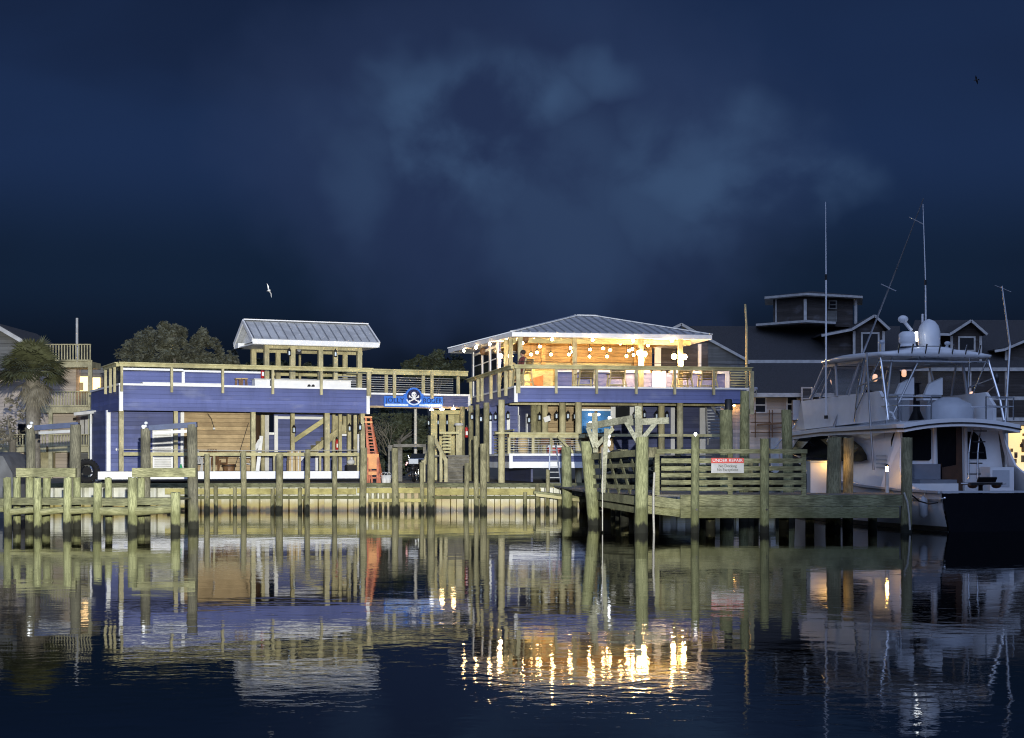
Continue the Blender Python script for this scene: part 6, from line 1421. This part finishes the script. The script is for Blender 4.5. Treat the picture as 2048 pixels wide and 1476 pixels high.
la = la.build('bridge_ladder', M['chrome'], yt)
q = MB()
for k in range(5): t_ = k/4; s_,z_ = FB_.front(lerp(1958,1946,t_),lerp(862,948,t_),A0-.6); q.box(s_-.22,s_+.22,A0-.72,A0-.6,z_-.02,z_+.02)
q.build_each('step', M['black'], la)
fc = MB(); s_,z_ = FB_.front(1961,968,1.6)
fc.lathe((s_,1.6,.62),[(.12,0),(.07,.1),(.07,.75),(.16,.8)],12); fc.box(s_-.5,s_+.6,1.3,1.9,1.40,1.47); fc.slab([(s_-.3,1.3,1.48),(s_+.35,1.3,1.48),(s_+.35,1.2,1.62),(s_-.3,1.2,1.62)],.05); fc = fc.build('fighting_chair', M['black'], yt)
q = MB()
for e in (-1,1): q.ball((s_+.05+e*.42,1.45,1.38),.12,10,1.5,1,.8); 
q.build_each('armrest', M['teak'], fc); q = MB(); q.tube((s_-.75,1.5,1.44),(s_+.85,1.5,1.44),.03); q.build('footrest', M['chrome'], fc)
# flybridge deck with overhang, dark stripe
fb = MB(); nseg = 10; z_e, camb = 3.34, .20
def fbz(x_): return z_e + camb*(1-(x_/2.3)**2)
rows = []
for y_,hw_,dz in ((3.1,2.12,0),(3.3,2.28,0),(9,2.2,-.03),(12.4,1.9,-.12),(13.3,1.2,-.16)):
    rows.append([(lerp(-hw_,hw_,k/nseg),y_,fbz(lerp(-2.3,2.3,k/nseg))+dz) for k in range(nseg+1)])
vs = [p for r in rows for p in r]; m_ = nseg+1; nv = len(vs); lo = [(p[0]*.985,p[1],p[2]-.26) for p in vs]
fcs = [(i*m_+k,i*m_+k+1,(i+1)*m_+k+1,(i+1)*m_+k) for i in range(len(rows)-1) for k in range(nseg)]
fb.add(vs+lo, fcs+[tuple(nv+j for j in f[::-1]) for f in fcs]+[(k,k+1,nv+k+1,nv+k) for k in range(nseg)]+[(i*m_,(i+1)*m_,nv+(i+1)*m_,nv+i*m_) for i in range(len(rows)-1)]+[(i*m_+nseg,(i+1)*m_+nseg,nv+(i+1)*m_+nseg,nv+i*m_+nseg) for i in range(len(rows)-1)]+[((len(rows)-1)*m_+k,(len(rows)-1)*m_+k+1,nv+(len(rows)-1)*m_+k+1,nv+(len(rows)-1)*m_+k) for k in range(nseg)])
fb = fb.build('flybridge_deck', M['gel'], yt)
q = MB()
for i in range(len(rows)-2):
    for kk in (0,nseg): a,b_ = Vector(rows[i][kk]),Vector(rows[i+1][kk]); e = -.012 if kk == 0 else .012; q.bar(a+Vector((e,0,-.15)),b_+Vector((e,0,-.15)),.02,.05)
for k in range(nseg): a,b_ = Vector(rows[0][k]),Vector(rows[0][k+1]); q.bar(a+Vector((0,-.012,-.15)),b_+Vector((0,-.012,-.15)),.02,.05)
q.build('stripe', M['black'], fb)
# flybridge coaming (solid sides, sloped brow ahead)
cm = MB(); zt1 = FB_.side(1700,787,-2.05)[1]
yA = FB_.side(1772,800,-2.05)[0]
side = [(yA,3.5),(yA-.0,zt1-.45),(yA+.5,zt1),(11.3,zt1-.1),(13.0,3.35),(11,3.32)]
for e in (-1,1):
    n = len(side); vo = [(e*2.05*(1 if p[0] < 10 else .9 if p[0] < 12 else .62),p[0],p[1]) for p in side]; vi = [(v[0]-e*.12,v[1],v[2]) for v in vo]
    cm.add(vo+vi,[tuple(range(n)),tuple(range(n,2*n))[::-1]]+[(i,(i+1)%n,n+(i+1)%n,n+i) for i in range(n)])
cm.add([(-1.86,11.3,zt1-.1),(1.86,11.3,zt1-.1),(1.27,13.0,3.35),(-1.27,13.0,3.35)],[(0,1,2,3)])
cm = cm.build('flybridge_coaming', M['gel'], yt)
# clear curtains: frames and glass
HTZ = 5.62
fcur = MB(); corners = [(-1.95,6.2),(-1.9,9.8),(-1.2,10.5),(1.2,10.5),(1.9,9.8),(1.95,6.2)]
for (a,b_) in corners: fcur.bar((a*1.03,b_+.5 if b_ > 9.7 else b_,zt1-.05),(a*.94,b_-.35 if b_ > 9.7 else b_,HTZ),.07,.07,(0,1,0))
for (p_,q_) in zip(corners[:-1],corners[1:]): fcur.bar((p_[0]*.94,p_[1]-(.35 if p_[1] > 9.7 else 0),HTZ-.06),(q_[0]*.94,q_[1]-(.35 if q_[1] > 9.7 else 0),HTZ-.06),.07,.09)
for e in (-1,1): fcur.bar((e*1.98,8.1,zt1-.05),(e*1.84,8.5,HTZ),.06,.06,(0,1,0)); fcur.bar((e*1.98,7.2,zt1-.05),(e*1.84,6.6,HTZ),.05,.05,(0,1,0))
fcur = fcur.build('curtain_frame', M['gelg'], yt)
m, nt2, b2_ = new_mat('clear_vinyl'); b2_.inputs['Base Color'].default_value = (.25,.28,.33,1); b2_.inputs['Roughness'].default_value = .12; b2_.inputs['Alpha'].default_value = .25; M['vinyl'] = m
q = MB()
for (p_,q_) in zip(corners[:-1],corners[1:]): q.add([(p_[0]*1.02,p_[1]+(.48 if p_[1] > 9.7 else 0),zt1),(q_[0]*1.02,q_[1]+(.48 if q_[1] > 9.7 else 0),zt1),(q_[0]*.94,q_[1]-(.33 if q_[1] > 9.7 else 0),HTZ-.1),(p_[0]*.94,p_[1]-(.33 if p_[1] > 9.7 else 0),HTZ-.1)],[(0,1,2,3)])
q.build('clear_panel', M['vinyl'], fcur)
# hardtop on pipe legs
ht = MB(); rows = []
for y_,hw_,zc in ((4.6,1.95,0),(4.8,2.12,.02),(7.5,2.1,.10),(9.4,1.95,.02),(10.1,1.5,-.08)):
    rows.append([(lerp(-hw_,hw_,k/nseg),y_,HTZ+.1+zc+.18*(1-(k/nseg*2-1)**2)) for k in range(nseg+1)])
vs = [p for r in rows for p in r]; nv = len(vs); lo = [(p[0]*.98,p[1],HTZ+.02) for p in vs]; L_ = len(rows)
fcs = [(i*m_+k,i*m_+k+1,(i+1)*m_+k+1,(i+1)*m_+k) for i in range(L_-1) for k in range(nseg)]
ht.add(vs+lo, fcs+[tuple(nv+j for j in f[::-1]) for f in fcs]+[(k,k+1,nv+k+1,nv+k) for k in range(nseg)]+[(i*m_,(i+1)*m_,nv+(i+1)*m_,nv+i*m_) for i in range(L_-1)]+[(i*m_+nseg,(i+1)*m_+nseg,nv+(i+1)*m_+nseg,nv+i*m_+nseg) for i in range(L_-1)]+[((L_-1)*m_+k,(L_-1)*m_+k+1,nv+(L_-1)*m_+k+1,nv+(L_-1)*m_+k) for k in range(nseg)],True)
ht = ht.build('hardtop', M['gel'], yt)
q = MB(); q.lathe((.45,6.2,HTZ-.04),[(.75,0),(.72,.05),(.3,.06)],18); q.build('skylight', M['gelg'], ht)
q = MB()
for e in (-1,1):
    q.path([(e*2.0,4.9,HTZ+.05),(e*2.12,4.3,4.2),(e*2.14,4.1,3.5)],.045,8); q.path([(e*2.0,6.0,HTZ+.05),(e*2.1,6.3,4.6),(e*2.12,6.5,3.5)],.045,8); q.tube((e*2.06,4.6,4.95),(e*2.1,6.25,4.7),.03); q.tube((e*2.0,4.9,HTZ),(e*2.1,6.4,3.9),.03)
q.tube((-2.0,4.9,HTZ-.12),(2.0,4.9,HTZ-.12),.035); q.tube((2.13,4.2,3.95),(.9,4.15,3.95),.025); q.build('tower_leg', M['chrome'], ht)
q = MB()
for k in range(7): x_ = -1.5+k*.5; q.tube((x_,4.66,HTZ+.02),(x_,4.5,HTZ+.42),.03,n=8)
q.build('rod_holder', M['chrome'], ht)
q = MB()
for z_ in (3.95,4.25): q.path([(-2.1,4.6,z_),(-2.12,3.5,z_),(-1.0,3.35,z_)],.022,8); q.path([(2.1,4.6,z_),(2.12,3.5,z_),(1.0,3.35,z_)],.022,8)
for x_,y_ in ((-2.12,3.5),(2.12,3.5),(-1.0,3.35),(1.0,3.35)): q.tube((x_,y_,3.5),(x_,y_,4.27),.025,n=8)
q.build('bridge_rail', M['chrome'], yt)
q = MB()
for e in (-1,1): q.tube((e*1.2,6.3,HTZ+.25),(e*1.25,6.2,HTZ+.55),.05); q.ball((e*1.25,6.2,HTZ+.6),.11,10,1,1,.7)
q.build('spreader_light', M['gelg'], ht)
# helm: console, two seats
q = MB(); q.box(-.9,.9,8.2,8.9,3.45,4.55); q.box(-1.7,-.95,7.6,8.9,3.45,4.4); q.build('helm_console', M['gel'], yt)
for px,py in ((1805,790),(1862,785)):
    s_,z_ = FB_.front(px,790,5.6)
    h = MB(); h.box(s_-.34,s_+.34,5.5,6.0,4.22,4.42); h.slab([(s_-.34,5.42,4.4),(s_+.34,5.42,4.4),(s_+.30,5.35,4.98),(s_-.22,5.35,4.75)],.12); h = h.build('helm_seat', M['gel'], yt); q = MB(); q.tube((s_,5.75,3.5),(s_,5.75,4.22),.06); q.lathe((s_,5.75,3.46),[(.2,0),(.08,.06)],12); q.build('pedestal', M['chrome'], h)
    q = MB(); q.box(s_-.36,s_+.36,5.46,6.02,4.3,4.34); q.build('band', M['black'], h)
q = MB(); s_,_ = FB_.front(1905,830,5.2); q.lathe((s_,5.4,3.46),[(.78,0),(.8,.5),(.72,.62),(.3,.85)],18); q.build('covered_table', M['gelg'], yt)
q = MB(); s_,_ = FB_.front(1833,790,6.6); q.lathe((s_,6.6,3.5),[(.3,0),(.12,.4),(.1,1.3),(.2,1.35)],12); q.build('helm_wheel_post', M['black'], yt)
q = MB(); s0,z0 = FB_.front(1745,778,6.3); q.slab([(s0-.1,6.3,4.30),(s0+.3,6.3,4.25),(s0+.2,6.5,4.55),(s0-.2,6.5,4.6)],.03); q.build('plotter_screen', M['blackglass'], yt)
# dome, radar, searchlight, antennas
def on_ht(px, py, d): return FB_.front(px,py,d)
s_,zb_ = on_ht(1858,690,6.6); zt_ = on_ht(1858,638,6.6)[1]
pb = MB(); pb.lathe((s_-.15,6.6,HTZ+.22),[(1.1,0),(1.0,.16),(.85,.22)],20); pb = pb.build('radome_base', M['gel'], ht)
q = MB(); H_ = zt_-zb_; R_ = (1881-1836)/2/F*55; q.lathe((s_,6.6,zb_-.05),[(R_*.92,0),(R_,.1),(R_,H_*.55),(R_*.86,H_*.78),(R_*.55,H_*.96),(.02,H_+.05)],18); q.build('satellite_dome', M['gel'], pb)
s_,z_ = on_ht(1815,678,6.4); q = MB(); q.lathe((s_,6.4,z_-.25),[(.3,0),(.26,.12),(.3,.14),(.3,.42),(.2,.5)],14); q.bar((s_-.15,6.4,z_+.62),(s_+.15,6.4,z_+.3),.09); q.ball((s_-.17,6.4,z_+.68),.17,12,1.1,.9,.8); q.build('radar_scanner', M['gel'], pb)
q = MB(); s_,z_ = on_ht(1833,668,6.2); q.tube((s_,6.2,z_-.25),(s_,6.2,z_+.08),.05); q.build('anchor_light', M['cool'], pb)
s_,z_ = on_ht(1852,640,7.2); zt_ = on_ht(1849,408,7.2)[1]; zj = on_ht(1851,570,7.2)[1]
an = MB(); an.tube((s_,7.2,HTZ+.3),(s_-.02,7.2,zj),.035,.028,8); an.tube((s_-.02,7.2,zj+.18),(s_-.12,7.2,zt_),.022,.012,8); an = an.build('whip_antenna', M['gel'], ht); q = MB(); q.tube((s_-.02,7.2,zj),(s_-.02,7.2,zj+.18),.035); q.build('ferrule', M['black'], an)
s_,z_ = on_ht(1845,640,7.0); q = MB(); q.tube((s_,7,HTZ+.3),(s_,7,on_ht(1846,628,7)[1]),.04); q.build('short_antenna', M['gel'], ht)
d_,zb_ = FB_.side(1652,832,-2.1); zt_ = FB_.side(1651,404,-2.1)[1]; zj = FB_.side(1651,560,-2.1)[1]
an = MB(); an.tube((-2.1,d_,zb_),(-2.1,d_,zj),.04,.032,8); an.tube((-2.1,d_,zj+.2),(-2.1,d_+.03,zt_),.024,.012,8); an = an.build('whip_antenna', M['gel'], yt); q = MB(); q.tube((-2.1,d_,zj),(-2.1,d_,zj+.2),.042); q.tube((-2.1,d_,zb_-.1),(-2.1,d_,zb_+.02),.07); q.build('ferrule', M['black'], an)
# outriggers with spreaders and cables
def outrig(pts, sps, label):
    o = MB(); 
    for i in range(len(pts)-1): o.tube(pts[i],pts[i+1],.05-.012*i,.04-.012*i,8)
    o = o.build('outrigger', M['steel'], yt, label)
    q = MB()
    for a,b_ in sps: q.tube(a,b_,.018,n=6)
    q.build_each('spreader', M['steel'], o)
def P3_(px,py,d): s_,z_ = FB_.front(px,py,d); return (s_,d,z_)
outrig([P3_(1655,884,8.5),P3_(1722,716,7.5),P3_(1782,566,6.4),P3_(1847,397,5.0)],[(P3_(1762,568,6.3),P3_(1792,582,6.3)),(P3_(1818,434,5.2),P3_(1846,448,5.2))],'port outrigger with cross spreaders')
outrig([P3_(2010,848,4.6),P3_(2020,690,5),P3_(2004,572,5.2)],[(P3_(1990,571,5.2),P3_(2022,584,5.2))],'starboard outrigger')
q = MB(); q.path([P3_(1733,705,5.2),P3_(1738,800,5.2),P3_(1747,940,5.0)],.04,8); q.path([P3_(1784,715,5.0),P3_(1774,800,5.0),P3_(1768,940,5.0)],.04,8); q.path([P3_(1840,715,5.0),P3_(1805,790,5.0),P3_(1783,835,5.0)],.04,8); q.build('support_pipe', M['steel'], yt)
q = MB(); s_,z_ = FB_.front(1776,826,4.4); q.path([(s_-.1,4.4,z_+.1),(s_+.15,4.4,z_),(s_+.25,4.4,z_-.2)],.04,8); q.build('grab_rail', M['gel'], yt)
# bow rail glinting at the windscreen, cleat
q = MB(); q.path([P3_(1540,905,13),P3_(1590,850,12.5),P3_(1622,800,11.8),P3_(1650,752,11.2)],.03,8); q.build('brow_rail', M['chrome'], yt)
q = MB(); q.ball((-2.5,-.06,1.02),.06,8); q.tube((-2.62,-.06,1.0),(-2.35,-.06,1.0),.025); q.build('mooring_cleat', M['chrome'], hull)
# fenders hanging from the pier side
